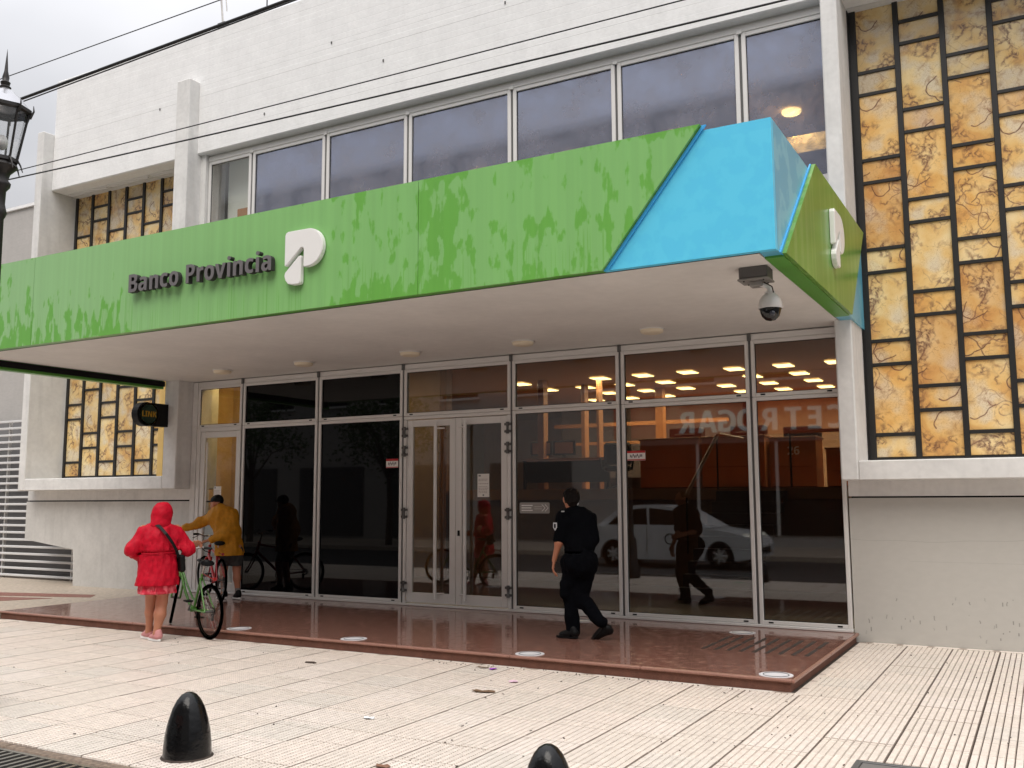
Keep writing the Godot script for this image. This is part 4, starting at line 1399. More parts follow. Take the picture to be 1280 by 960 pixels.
	fr.box(Vector3(-0.24, -0.02, -0.22), Vector3(0.24, 0.012, -0.18), 0.004).box(Vector3(-0.24, -0.02, 0.18), Vector3(0.24, 0.012, 0.22), 0.004)
	fr.box(Vector3(-0.24, -0.02, -0.18), Vector3(-0.20, 0.012, 0.18), 0.004).box(Vector3(0.20, -0.02, -0.18), Vector3(0.24, 0.012, 0.18), 0.004)
	part("frame", fr, M.alu_dark, dc)
	part("lid", bx(-0.195, 0.195, -0.02, 0.006, -0.175, 0.175, 0.003), mat(hexc(120, 118, 116), 0.5, 0.3), dc)
	part("keyhole", bx(-0.03, 0.03, 0.0, 0.0085, -0.12, -0.09), M.black, dc)

func sag(a: Vector3, b: Vector3, drop: float, n := 24) -> Array:
	var pts := []
	for i in n + 1:
		var t := i / float(n)
		pts.append(a.lerp(b, t) - Vector3(0, drop * 4.0 * t * (1.0 - t), 0))
	return pts

func build_details() -> void:
	# overhead cables
	for q in CABLES:
		var o := part("overhead_cable", MB.new().tube(sag(q[0], q[1], q[2], 40), q[3], 6), M.cable)
		tag(o, q[4], "cable", "cables strung over the street")
	var tie := thing("cable_bracket", "small iron bracket with insulators holding cables at the roof edge", "bracket", Vector3(-10.35, 10.28, 0.05))
	part("arm", MB.new().tube([Vector3(0, 0, 0), Vector3(0, 0.75, 0.1)], 0.02, 6).tube([Vector3(0.12, 0.3, 0.04), Vector3(0.12, 0.75, 0.1)], 0.012, 6), M.alu, tie)
	for i in 3:
		part("insulator", MB.new().ball(Vector3(0.02, 0.66 + i * 0.09, 0.14), 0.045, 10), M.white, tie)
	part("clamp", bx(-0.08, 0.12, -0.02, 0.10, -0.03, 0.08, 0.01), M.iron, tie)
	var an := part("antenna_rod", MB.new().tube([Vector3(-9.42, 10.28, -0.1), Vector3(-9.42, 11.6, -0.1)], 0.012, 6), M.iron)
	tag(an, "thin dark rod standing on the roof edge right of the bracket", "antenna")
	# soffit lamps
	for q in [[-9.15, "leftmost, above the narrow door"], [-7.42, "second from the left, above the black panes"], [-5.42, "third from the left, above the double doors"], [-3.57, "fourth from the left, right of the double doors"], [-1.73, "rightmost and nearest, above the lit counters"]]:
		var t := thing("soffit_lamp", "round cream ceiling lamp under the canopy, " + q[1], "lamp", Vector3(q[0], 3.70, 0.95), 0.0, "round lamps under the canopy")
		part("lamp_body", MB.new().lathe([[0.0001, -0.062], [0.11, -0.06], [0.138, -0.048], [0.145, -0.03], [0.145, -0.016]], 28), M.shade, t)
		part("lamp_base", MB.new().lathe([[0.145, -0.016], [0.16, -0.012], [0.16, -0.001]], 28), M.alu, t)
	# blade sign
	var sg := thing("blade_sign", "round dark blade sign reading LINK on the corner of the left wall", "sign", Vector3(-11.13, 3.08, 0.37))
	var sh := PackedVector2Array([Vector2(0.0, -0.20), Vector2(0.42, -0.20)])
	for k in 13:
		var a := -PI / 2 + PI * k / 12.0
		sh.append(Vector2(0.45 + 0.21 * cos(a), 0.21 * sin(a)))
	sh.append_array(PackedVector2Array([Vector2(0.42, 0.20), Vector2(0.0, 0.20)]))
	var sx := Transform3D(Basis(Vector3(0, 0, 1), Vector3(0, 1, 0), Vector3(-1, 0, 0)), Vector3.ZERO)
	var sb := MB.new()
	sb.xf = sx
	sb.prism(sh, -0.075, 0.075)
	part("case", sb, M.black, sg)
	var fc := MB.new()
	fc.xf = Transform3D(Basis(Vector3(0, -1, 0), Vector3(1, 0, 0), Vector3(0, 0, 1)), Vector3(0.075, 0, 0.42))
	fc.lathe([[0.185, 0.0], [0.185, 0.008], [0.0001, 0.008]], 32)
	part("face", fc, mat(hexc(22, 52, 40), 0.4), sg)
	part("ring", MB.new().torus(Vector3(0.085, 0, 0.42), 0.178, 0.008, 32, 6, Vector3.RIGHT), M.gold, sg)
	var fnt := SystemFont.new()
	fnt.font_names = PackedStringArray(["Droid Sans"])
	fnt.font_weight = 700
	var tm := text("LINK", 0.135, 0.006, fnt)
	tm.horizontal_alignment = HORIZONTAL_ALIGNMENT_CENTER
	tm.vertical_alignment = VERTICAL_ALIGNMENT_CENTER
	var lt := part("lettering", tm, M.gold, sg)
	lt.position = Vector3(0.088, 0, 0.42)
	lt.rotation.y = PI / 2
	# camera under the canopy corner
	var cm := thing("security_camera", "white dome security camera hanging under the canopy corner by its junction box", "security camera", Vector3(0.29, 3.70, 3.45))
	cm.scale = Vector3.ONE * 0.82
	part("junction_box", bx(-0.22, 0.10, -0.13, 0.0, -0.13, 0.13, 0.008), M.alu_dark, cm)
	part("box_lid", bx(-0.235, 0.115, -0.155, -0.132, -0.14, 0.14, 0.006), mat(hexc(128, 126, 122), 0.6), cm)
	for q in [[-0.17, -0.1], [0.05, -0.1], [-0.17, 0.1], [0.05, 0.1]]:
		part("screw", MB.new().ball(Vector3(q[0], -0.158, q[1]), 0.01, 6), M.black, cm)
	part("bracket", bx(-0.12, 0.02, -0.215, -0.156, -0.06, 0.06, 0.006), mat(hexc(150, 148, 144), 0.5, 0.3), cm)
	part("arm", MB.new().tube([Vector3(-0.02, -0.19, 0.0), Vector3(0.05, -0.21, 0.0), Vector3(0.085, -0.25, 0.0), Vector3(0.09, -0.30, 0.0)], 0.026, 10), M.white, cm)
	part("cable", MB.new().tube([Vector3(0.04, -0.18, 0.05), Vector3(0.13, -0.24, 0.06), Vector3(0.14, -0.30, 0.04), Vector3(0.11, -0.32, 0.02)], 0.007, 6), M.black, cm)
	var dm := MB.new()
	dm.xf = Transform3D(Basis.IDENTITY, Vector3(0.09, -0.50, 0.0))
	dm.lathe([[0.128, 0.02], [0.132, 0.05], [0.118, 0.12], [0.085, 0.17], [0.06, 0.185], [0.062, 0.215], [0.0001, 0.22]], 28)
	part("housing", dm, mat(hexc(208, 204, 200), 0.4), cm)
	var ds := MB.new()
	ds.xf = dm.xf
	ds.lathe([[0.0001, -0.118], [0.055, -0.105], [0.095, -0.065], [0.112, -0.015], [0.118, 0.022]], 28)
	part("dome", ds, mat(hexc(12, 12, 14), 0.08), cm)
	part("lens", MB.new().ball(Vector3(0.13, -0.545, 0.085), 0.034, 12), mat(hexc(60, 62, 70), 0.1), cm)
	# paper and stickers on the glass
	stick("notice_sheet", "white printed notice taped inside the right leaf of the double door", "notice", -4.86, -4.66, 1.62, 1.96, 0.0)
	stick("notice_sheet", "white printed notice taped inside the narrow left door", "notice", -10.26, -10.08, 1.50, 1.83, 0.0)
	stick("warning_sticker", "small white sticker with red top edge at the edge of the black pane", "sticker", -6.53, -6.30, 2.08, 2.22, 0.016)
	stick("warning_sticker", "small white sticker with red top edge left of the lit counters", "sticker", -2.48, -2.22, 2.10, 2.23, 0.016)
	arrow_sign()
	# white round stickers on the granite
	var i := 0
	for q in [[-4.61, 3.16, "left of the guard, near the plinth edge below the double doors"], [-2.31, 3.16, "on the plinth edge in front of the walking guard"], [0.22, 3.16, "at the outer corner of the plinth"], [-0.80, 0.62, "close to the glass at the right end"], [-6.45, 3.12, "beside the wheel of the green bicycle"], [-2.95, 0.50, "close to the glass behind the guard"]]:
		var d := MB.new()
		d.lathe([[0.152, 0.0], [0.152, 0.004], [0.0001, 0.004]], 32, true)
		var o := part("floor_disc", d, mat(hexc(214, 214, 218), 0.4))
		o.position = Vector3(q[0], -0.0005, q[1])
		part("disc_print", MB.new().torus(Vector3(0, 0.0042, 0), 0.11 + 0.002 * i, 0.004, 24, 4, Vector3.UP), mat(hexc(176, 178, 186), 0.5), o)
		tag(o, "round white floor sticker " + q[2], "floor sticker", "round stickers on the granite")
		i += 1
	litter()

func stick(called: String, label: String, cat: String, x0: float, x1: float, y0: float, y1: float, z: float) -> void:
	rng.seed = int(absf(x0 * 100))
	var w := 64
	var h := int(64 * (y1 - y0) / (x1 - x0))
	var im := Image.create(w, h, false, Image.FORMAT_RGB8)
	im.fill(Color(0.88, 0.87, 0.85))
	if z > 0.0:
		im.fill_rect(Rect2i(0, 0, w, int(h * 0.24)), Color(0.72, 0.10, 0.12))
		im.fill_rect(Rect2i(0, int(h * 0.9), w, int(h * 0.1)), Color(0.70, 0.12, 0.14))
		for k in 9:
			var x := 10 + k * 5
			im.fill_rect(Rect2i(x, int(h * (0.42 + 0.1 * sin(k * 2.3))), 3, int(h * 0.28)), Color(0.25, 0.24, 0.26))
	else:
		im.fill_rect(Rect2i(6, 6, 12, 6), Color(0.35, 0.35, 0.38))
		var y := 24
		while y < h - 14:
			var x := 6
			while x < w - 10:
				var l := rng.randi_range(3, 9)
				im.fill_rect(Rect2i(x, y, mini(l, w - 6 - x), 2), Color(0.50, 0.42, 0.42))
				x += l + 3
			y += 7 if rng.randf() < 0.8 else 14
		im.fill_rect(Rect2i(w / 2 - 4, h - 12, 8, 6), Color(0.3, 0.3, 0.3))
	im.generate_mipmaps()
	var m := mat(Color.WHITE, 0.5)
	m.albedo_texture = ImageTexture.create_from_image(im)
	var b := MB.new()
	var zz := 0.0 + (0.004 if z > 0.0 else 0.003)
	b.face([Vector3(x0, y0, zz), Vector3(x1, y0, zz), Vector3(x1, y1, zz), Vector3(x0, y1, zz)], Vector3.BACK, [Vector2(0, 1), Vector2(1, 1), Vector2(1, 0), Vector2(0, 0)])
	var pb := MB.new().box(Vector3(x0, y0, zz - 0.0025), Vector3(x1, y1, zz - 0.0005))
	var o := part(called, pb, M.white)
	tag(o, label, cat)
	part("print", b, m, o)

func arrow_sign() -> void:
	var t := thing("arrow_sign", "grey sign with printed lines and a double arrow on the glass left of the guard", "sign", Vector3(-4.15, 1.385, 0.0))
	var pl := PackedVector2Array()
	for c in [[0.46, 0.135, 0.0], [0.02, 0.135, PI / 2], [0.02, 0.02, PI], [0.46, 0.02, PI * 1.5]]:
		for k in 5:
			var a: float = c[2] + PI / 2 * k / 4.0
			pl.append(Vector2(c[0] + 0.02 * cos(a), c[1] + 0.02 * sin(a)))
	part("plate", MB.new().prism(pl, 0.001, 0.006), mat(hexc(150, 147, 143), 0.4), t)
	for k in 3:
		part("printed_line", bx(0.03, 0.21 - 0.02 * (k % 2), 0.105 - k * 0.035, 0.120 - k * 0.035, 0.006, 0.0075), M.white, t)
	for k in 2:
		var x := 0.36 + k * 0.05
		part("arrow", MB.new().tube([Vector3(x, 0.125, 0.007), Vector3(x + 0.05, 0.078, 0.007), Vector3(x, 0.03, 0.007)], 0.005, 5), M.white, t)
	part("arrow_shaft", bx(0.24, 0.36, 0.062, 0.066, 0.006, 0.0075).box(Vector3(0.24, 0.092, 0.006), Vector3(0.36, 0.096, 0.0075)), M.white, t)

func scrap(called: String, label: String, cat: String, at: Vector3, size: Vector2, c: Color, seed_: int, turn := 0.0) -> void:
	rng.seed = seed_
	var b := MB.new()
	var ring := []
	var n := 11
	for k in n:
		var a := TAU * k / n
		var r := rng.randf_range(0.7, 1.0)
		ring.append(Vector3(cos(a) * size.x * r, rng.randf_range(0.004, 0.016), sin(a) * size.y * r))
	for k in n:
		var m := Vector3(0, 0.014, 0)
		b.face([m, ring[k], ring[(k + 1) % n]], Vector3.UP)
		b.face([m - Vector3(0, 0.003, 0), ring[k] - Vector3(0, 0.003, 0), ring[(k + 1) % n] - Vector3(0, 0.003, 0)], Vector3.DOWN)
	var o := part(called, b, mat(c, 0.6))
	o.position = at
	o.rotation.y = turn
	tag(o, label, cat)

func litter() -> void:
	scrap("paper_scrap", "strip of bright green paper beside the left bollard", "litter", Vector3(-3.02, YP, 7.02), Vector2(0.15, 0.022), hexc(60, 176, 100), 3, 0.5)
	scrap("dead_leaf", "brown dead leaf lying on the open pavement", "leaf", Vector3(-2.0, YP, 4.62), Vector2(0.12, 0.05), hexc(112, 88, 66), 4, 0.2)
	scrap("paper_scrap", "small purple scrap lying near the plinth edge", "litter", Vector3(-2.48, YP, 3.62), Vector2(0.05, 0.035), hexc(150, 70, 180), 5)
	scrap("dead_leaf", "thin brown leaf beside the purple scrap", "leaf", Vector3(-2.62, YP, 3.60), Vector2(0.08, 0.02), hexc(120, 98, 80), 6)
	scrap("paper_scrap", "pale pink scrap on the pavement between plinth and brown leaf", "litter", Vector3(-1.98, YP, 4.10), Vector2(0.06, 0.04), hexc(222, 190, 206), 7)
	scrap("paper_scrap", "white scrap on the open pavement right of the left bollard", "litter", Vector3(-2.25, YP, 5.92), Vector2(0.06, 0.035), hexc(226, 226, 226), 8)
	scrap("candy_wrapper", "crumpled white and blue wrapper beside the right bollard", "litter", Vector3(0.12, YP, 6.55), Vector2(0.09, 0.05), hexc(204, 210, 218), 9, 0.3)
	scrap("candy_wrapper", "yellow end of a crumpled wrapper beside the right bollard", "litter", Vector3(-0.02, YP, 6.62), Vector2(0.04, 0.03), hexc(214, 206, 110), 10)
	scrap("dead_leaf", "curled brown leaf at the lower picture edge", "leaf", Vector3(-1.35, YP, 6.95), Vector2(0.06, 0.04), hexc(128, 92, 72), 11)
	scrap("paper_scrap", "crumpled white paper on the gutter grating", "litter", Vector3(-4.0, YP - 0.012, 7.93), Vector2(0.13, 0.07), hexc(230, 230, 230), 12)
	scrap("dead_leaf", "dark leaf on the pavement behind the left bollard", "leaf", Vector3(-4.36, YP, 4.18), Vector2(0.10, 0.03), hexc(80, 66, 56), 13)
	# small twigs and crumbs strewn about: nobody could count them
	rng.seed = 21
	var b := MB.new()
	for k in 200:
		var p := Vector3(rng.randf_range(-10.5, 3.0), YP + 0.002, rng.randf_range(3.5, 7.5))
		if k < 60:
			p = Vector3(rng.randf_range(-3.5, 0.3), YP + 0.002, 3.42 + absf(rng.randfn()) * 0.08)
		if k >= 160:
			p = Vector3(rng.randf_range(0.5, 3.0), YP + 0.002, rng.randf_range(0.2, 6.0))
		var a := rng.randf() * TAU
		var l := rng.randf_range(0.004, 0.02)
		b.tube([p, p + Vector3(cos(a) * l, 0.004, sin(a) * l)], rng.randf_range(0.002, 0.005), 5)
	var o := part("pavement_crumbs", b, mat(hexc(74, 62, 54), 0.9))
	tag(o, "dark crumbs and twigs strewn over the pavement", "debris")
	o.set_meta("kind", "stuff")

const CABLES := [
	[Vector3(-22, 5.98, 5.0), Vector3(8, 5.55, 5.0), 0.06, 0.006, "upper of two thin cables crossing in front of the parapet"],
	[Vector3(-22, 6.02, 5.5), Vector3(8, 5.06, 5.5), 0.22, 0.008, "lower and thicker of two cables crossing in front of the parapet"],
	[Vector3(-24, 6.25, 6.0), Vector3(8, 6.33, 6.0), 0.02, 0.005, "thin single cable high in the sky at the upper left"],
	[Vector3(-22, 7.12, 4.0), Vector3(8, 7.86, 4.0), 0.02, 0.021, "thick bundled cable running over the roof edge"],
	[Vector3(-22, 7.02, 4.05), Vector3(8, 7.86, 4.05), 0.05, 0.009, "slack cable hanging just under the thick bundle"],
]

# ------------------------------------------------------------------ bicycles
func bike(label: String, at: Vector3, heading: Vector3, steer: float, paint: Material, step_through: bool, lean: float) -> Node3D:
	# local x runs from the rear hub to the front hub
	var t := thing("bicycle", label, "bicycle", at)
	var f := heading.normalized()
	var side := f.cross(Vector3.UP).normalized()
	t.basis = Basis(f, side.cross(f), side) * Basis(Vector3.RIGHT, lean)
	var R := 0.335
	var wb := 1.04
	var bb := Vector3(0.43, 0.29, 0)
	var seat_top := Vector3(0.27, 0.76, 0)
	var head_low := Vector3(0.87, 0.66, 0)
	var head_top := Vector3(0.82, 0.84, 0)
	var axis := (head_top - head_low).normalized()
	var st := Transform3D(Basis(axis, steer), Vector3.ZERO)
	st.origin = head_low - st.basis * head_low
	wheel(t, Vector3(0, R, 0), R, Transform3D.IDENTITY, true)
	wheel(t, Vector3(wb, R, 0), R, st, false)
	var m := MB.new()
	if step_through:
		m.tube([head_low + Vector3(-0.01, 0.03, 0), Vector3(0.70, 0.47, 0), Vector3(0.55, 0.33, 0), bb], 0.018, 10)
		m.tube([head_low + Vector3(-0.02, 0.09, 0), Vector3(0.66, 0.56, 0), Vector3(0.48, 0.42, 0), Vector3(0.385, 0.40, 0)], 0.013, 10)
	else:
		m.tube([head_low + Vector3(-0.01, 0.03, 0), bb], 0.024, 10)
		m.tube([head_top - axis * 0.03, bb.lerp(seat_top, 0.9)], 0.019, 10)
	m.tube([head_low - axis * 0.02, head_top + axis * 0.02], 0.025, 12)
	m.tube([bb, seat_top], 0.016, 10)
	m.tube([bb + Vector3(0, 0, -0.045), bb + Vector3(0, 0, 0.045)], 0.03, 12)
	for s in [-1.0, 1.0]:
		m.tube([bb + Vector3(-0.02, 0, 0.03 * s), Vector3(0.0, R, 0.065 * s)], 0.011, 8)
		m.tube([bb.lerp(seat_top, 0.86) + Vector3(0, 0, 0.018 * s), Vector3(0.0, R, 0.065 * s)], 0.010, 8)
	part("frame", m, paint, t)
	var fk := MB.new()
	fk.xf = st
	for s in [-1.0, 1.0]:
		fk.tube([head_low - axis * 0.02 + Vector3(0, 0, 0.05 * s), Vector3(0.97, 0.45, 0.055 * s), Vector3(wb, R, 0.055 * s)], 0.013, 8)
	fk.tube([head_low - axis * 0.02 + Vector3(0, 0, -0.055), head_low - axis * 0.02 + Vector3(0, 0, 0.055)], 0.018, 8)
	part("fork", fk, paint, t)
	var hb := MB.new()
	hb.xf = st
	var hc := head_top + axis * 0.17 + Vector3(0.06, 0, 0)
	hb.tube([head_top, head_top + axis * 0.15, hc], 0.014, 8)
	hb.tube([hc + Vector3(-0.12, 0.05, -0.30), hc + Vector3(-0.06, 0.045, -0.2), hc + Vector3(0.0, 0.0, -0.08), hc, hc + Vector3(0.0, 0.0, 0.08), hc + Vector3(-0.06, 0.045, 0.2), hc + Vector3(-0.12, 0.05, 0.30)], 0.011, 8)
	var bar := part("handlebar", hb, M.steel, t)
	for s in [-1.0, 1.0]:
		var g := MB.new()
		g.xf = st
		g.tube([hc + Vector3(-0.075, 0.046, 0.22 * s), hc + Vector3(-0.125, 0.05, 0.31 * s)], 0.017, 8)
		part("grip", g, M.rubber, bar)
		var lv := MB.new()
		lv.xf = st
		lv.tube([hc + Vector3(-0.05, 0.03, 0.19 * s), hc + Vector3(-0.03, 0.0, 0.24 * s), hc + Vector3(-0.07, -0.01, 0.31 * s)], 0.006, 6)
		part("brake_lever", lv, M.black, bar)
	var sp := seat_top + (seat_top - bb).normalized() * 0.12
	part("seat_post", MB.new().tube([seat_top, sp], 0.013, 8), M.steel, t)
	var sd := MB.new()
	sd.xf = Transform3D(Basis.IDENTITY, sp)
	sd.ball(Vector3(-0.06, 0.03, 0), 0.1, 14, Vector3(1.15, 0.38, 0.85))
	sd.ball(Vector3(0.08, 0.035, 0), 0.08, 12, Vector3(1.5, 0.34, 0.42))
	part("saddle", sd, M.black, t)
	var ck := MB.new()
	ck.torus(bb + Vector3(0, 0, 0.055), 0.085, 0.006, 28, 6)
	for k in 5:
		var a := TAU * k / 5.0
		ck.tube([bb + Vector3(0, 0, 0.055), bb + Vector3(cos(a) * 0.085, sin(a) * 0.085, 0.055)], 0.006, 5)
	ck.tube([bb + Vector3(0, 0, 0.07), bb + Vector3(0.10, -0.13, 0.08)], 0.010, 6)
	ck.tube([bb + Vector3(0, 0, -0.07), bb + Vector3(-0.10, 0.13, -0.08)], 0.010, 6)
	ck.tube([bb + Vector3(0, 0, -0.075), bb + Vector3(0, 0, 0.075)], 0.014, 8)
	part("crankset", ck, M.alu_dark, t)
	for s in [-1.0, 1.0]:
		var c := bb + Vector3(0.10 * s, -0.13 * s, 0.13 * s)
		part("pedal", MB.new().box(c - Vector3(0.045, 0.01, 0.045), c + Vector3(0.045, 0.01, 0.045), 0.004), M.black, t)
	var chn := MB.new()
	chn.tube([bb + Vector3(0, 0.085, 0.055), Vector3(0, R + 0.04, 0.055)], 0.004, 5)
	chn.tube([bb + Vector3(0, -0.085, 0.055), Vector3(0.04, R - 0.10, 0.055), Vector3(0, R - 0.04, 0.055)], 0.004, 5)
	chn.box(Vector3(0.01, R - 0.12, 0.045), Vector3(0.05, R - 0.03, 0.065), 0.004)
	part("chain", chn, M.iron, t)
	part("reflector", MB.new().box(Vector3(-0.34 * 0.2, 0.72, -0.02), Vector3(-0.05, 0.76, 0.02), 0.004).tube([Vector3(-0.06, 0.73, 0), seat_top], 0.006, 5), mat(hexc(150, 24, 24), 0.2), t)
	return t

func wheel(t: Node3D, c: Vector3, R: float, x: Transform3D, rear: bool) -> void:
	var ty := MB.new()
	ty.xf = x
	ty.torus(c, R - 0.019, 0.019, 48, 8)
	var w := part("wheel", ty, M.rubber, t)
	var rm := MB.new()
	rm.xf = x
	rm.torus(c, R - 0.045, 0.012, 48, 6)
	part("rim", rm, M.rim, w)
	var sp := MB.new()
	sp.xf = x
	for k in 28:
		var a := TAU * k / 28.0
		var s := 0.022 if k % 2 else -0.022
		sp.tube([c + Vector3(cos(a + 0.3) * 0.02, sin(a + 0.3) * 0.02, s), c + Vector3(cos(a), sin(a), 0) * (R - 0.055)], 0.0014, 3, false)
	part("spokes", sp, M.steel, w)
	var h := MB.new()
	h.xf = x
	h.tube([c - Vector3(0, 0, 0.06), c + Vector3(0, 0, 0.06)], 0.015, 10)
	if rear:
		for k in 4:
			h.torus(c + Vector3(0, 0, 0.035 + k * 0.006), 0.05 - k * 0.006, 0.003, 20, 5)
	part("hub", h, M.alu_dark, w)

func build_bikes() -> void:
	M.rim = mat(hexc(168, 158, 146), 0.4, 0.4)
	var red := mat(hexc(176, 26, 40), 0.3)
	var green := mat(hexc(66, 120, 36), 0.3)
	for m: StandardMaterial3D in [red, green]:
		m.clearcoat_enabled = true
		m.clearcoat = 0.4
	bike("green step through bicycle pushed by the person in the red raincoat", Vector3(-6.62, YP + 0.002, 3.47), Vector3(-0.955, 0.098, -0.285), -0.48, green, true, 0.0)
	bike("red bicycle behind the green one, held by the person in the mustard jacket", Vector3(-9.0, 0.002, 0.98), Vector3(-0.86, 0.0, -0.50), 0.15, red, false, 0.0)

# ------------------------------------------------------------------ figures: capsules joined by a smooth minimum, meshed as surface nets
func sdf(bones: Array, cell: float, k: float, clips: Array = [], disp = null) -> Array:
	var lo := Vector3.INF
	var hi := -Vector3.INF
	for b: Array in bones:
		var r: float = maxf(b[2], b[3]) + 3.0 * cell + k
		for q: Vector3 in [b[0], b[1]]:
			lo = lo.min(q - Vector3.ONE * r)
			hi = hi.max(q + Vector3.ONE * r)
	var nx := int((hi.x - lo.x) / cell) + 2
	var ny := int((hi.y - lo.y) / cell) + 2
	var nz := int((hi.z - lo.z) / cell) + 2
	var sum := PackedFloat32Array()
	sum.resize(nx * ny * nz)
	for b: Array in bones:
		var a: Vector3 = b[0]
		var c: Vector3 = b[1]
		var s: Vector3 = b[4] if b.size() > 4 else Vector3.ONE
		var inv := 1.0 / maxf(s.x, maxf(s.y, s.z))
		var rm: float = maxf(b[2], b[3]) + 4.0 * k + 2.0 * cell
		var l := ((a.min(c) - Vector3.ONE * rm - lo) / cell).floor().max(Vector3.ZERO)
		var u := ((a.max(c) + Vector3.ONE * rm - lo) / cell).ceil().min(Vector3(nx - 1, ny - 1, nz - 1))
		var ba := (c - a) * s
		var bb := maxf(ba.length_squared(), 1e-9)
		var ra: float = b[2]
		var rb: float = b[3]
		for z in range(int(l.z), int(u.z) + 1):
			for y in range(int(l.y), int(u.y) + 1):
				var i := (z * ny + y) * nx + int(l.x)
				var p := (lo + Vector3(l.x, y, z) * cell - a) * s
				var dx := cell * s.x
				for x in range(int(l.x), int(u.x) + 1):
					var t := clampf(p.dot(ba) / bb, 0.0, 1.0)
					var d := ((p - ba * t).length() - lerpf(ra, rb, t)) * inv
					if d < 4.0 * k + cell:
						sum[i] += exp(-d / k)
					p.x += dx
					i += 1
	var f := PackedFloat32Array()
	f.resize(sum.size())
	var i2 := 0
	var use_disp := disp != null
	for z in nz:
		for y in ny:
			for x in nx:
				var v := 1.0
				if sum[i2] > 1e-6:
					v = -k * log(sum[i2])
					if use_disp and absf(v) < 4.0 * cell + 0.02:
						v += disp.call(lo + Vector3(x, y, z) * cell)
					for c: Array in clips:
						v = maxf(v, (c[0] as Vector3).dot(lo + Vector3(x, y, z) * cell) - c[1])
				f[i2] = v
				i2 += 1
	var V := PackedVector3Array()
	var I := PackedInt32Array()
	var id := PackedInt32Array()
	id.resize(f.size())
	id.fill(-1)
	var off := [0, 1, nx, nx + 1, nx * ny, nx * ny + 1, nx * ny + nx, nx * ny + nx + 1]
	var cor := [Vector3(0, 0, 0), Vector3(1, 0, 0), Vector3(0, 1, 0), Vector3(1, 1, 0), Vector3(0, 0, 1), Vector3(1, 0, 1), Vector3(0, 1, 1), Vector3(1, 1, 1)]
	var ed := [[0, 1], [2, 3], [4, 5], [6, 7], [0, 2], [1, 3], [4, 6], [5, 7], [0, 4], [1, 5], [2, 6], [3, 7]]
	for z in nz - 1:
		for y in ny - 1:
			var i := (z * ny + y) * nx - 1
			for x in nx - 1:
				i += 1
				var m := 0
				for q in 8:
					if f[i + off[q]] < 0.0:
						m |= 1 << q
				if m == 0 or m == 255:
					continue
				var p := Vector3.ZERO
				var n := 0
				for e: Array in ed:
					var va := f[i + off[e[0]]]
					var vb := f[i + off[e[1]]]
					if (va < 0.0) != (vb < 0.0):
						p += (cor[e[0]] as Vector3).lerp(cor[e[1]], va / (va - vb))
						n += 1
				id[i] = V.size()
				V.append(lo + (Vector3(x, y, z) + p / n) * cell)
	for z in range(1, nz - 1):
		for y in range(1, ny - 1):
			for x in range(1, nx - 1):
				var i := (z * ny + y) * nx + x
				var s0 := f[i] < 0.0
				for ax in 3:
					var st: int = [1, nx, nx * ny][ax]
					if (f[i + st] < 0.0) == s0:
						continue
					var o1: int = [nx, nx * ny, 1][ax]
					var o2: int = [nx * ny, 1, nx][ax]
					var a := id[i - o1 - o2]
					var b := id[i - o2]
					var c := id[i]
					var d := id[i - o1]
					if a < 0 or b < 0 or c < 0 or d < 0:
						continue
					if s0:
						I.append_array(PackedInt32Array([a, c, b, a, d, c]))
					else:
						I.append_array(PackedInt32Array([a, b, c, a, c, d]))
	var N := PackedVector3Array()
	N.resize(V.size())
	for t in range(0, I.size(), 3):
		var g := (V[I[t + 2]] - V[I[t]]).cross(V[I[t + 1]] - V[I[t]])
		N[I[t]] += g
		N[I[t + 1]] += g
		N[I[t + 2]] += g
	for i in N.size():
		N[i] = N[i].normalized()
	return [V, N, I]

func hand_bones(w: Vector3, dir: Vector3, palm: Vector3, thumb: Vector3, curl: float) -> Array:
	# w wrist, dir towards the fingers, palm the way the palm faces, thumb the thumb's side
	var out := []
	dir = dir.normalized()
	thumb = (thumb - dir * thumb.dot(dir)).normalized()
	palm = (palm - dir * palm.dot(dir)).normalized()
	for i in 4:
		var sx := (1.5 - i) * 0.019
		out.append([w + thumb * sx * 0.6, w + dir * 0.085 + thumb * sx, 0.015, 0.013])
		var len_: float = [0.044, 0.050, 0.046, 0.036][i]
		var c := curl * (0.85 + 0.12 * i)
		var k0 := w + dir * 0.088 + thumb * sx
		var d1 := (dir * cos(c * 0.7) + palm * sin(c * 0.7)).normalized()
		var k1 := k0 + d1 * len_
		var d2 := (dir * cos(c * 1.6) + palm * sin(c * 1.6)).normalized()
		var k2 := k1 + d2 * len_ * 0.7
		var d3 := (dir * cos(c * 2.3) + palm * sin(c * 2.3)).normalized()
		out.append([k0, k1, 0.0098, 0.0088])
		out.append([k1, k2, 0.0088, 0.008])
		out.append([k2, k2 + d3 * len_ * 0.5, 0.008, 0.0068])
	var tb := w + dir * 0.03 + thumb * 0.028
	var t1 := tb + (dir * 0.7 + thumb * 0.7).normalized() * 0.042
	out.append([w + thumb * 0.012, tb, 0.015, 0.014])
	out.append([tb, t1, 0.012, 0.010])
	out.append([t1, t1 + (dir * 0.9 + thumb * 0.2 + palm * sin(curl) * 0.6).normalized() * 0.032, 0.010, 0.008])
	return out

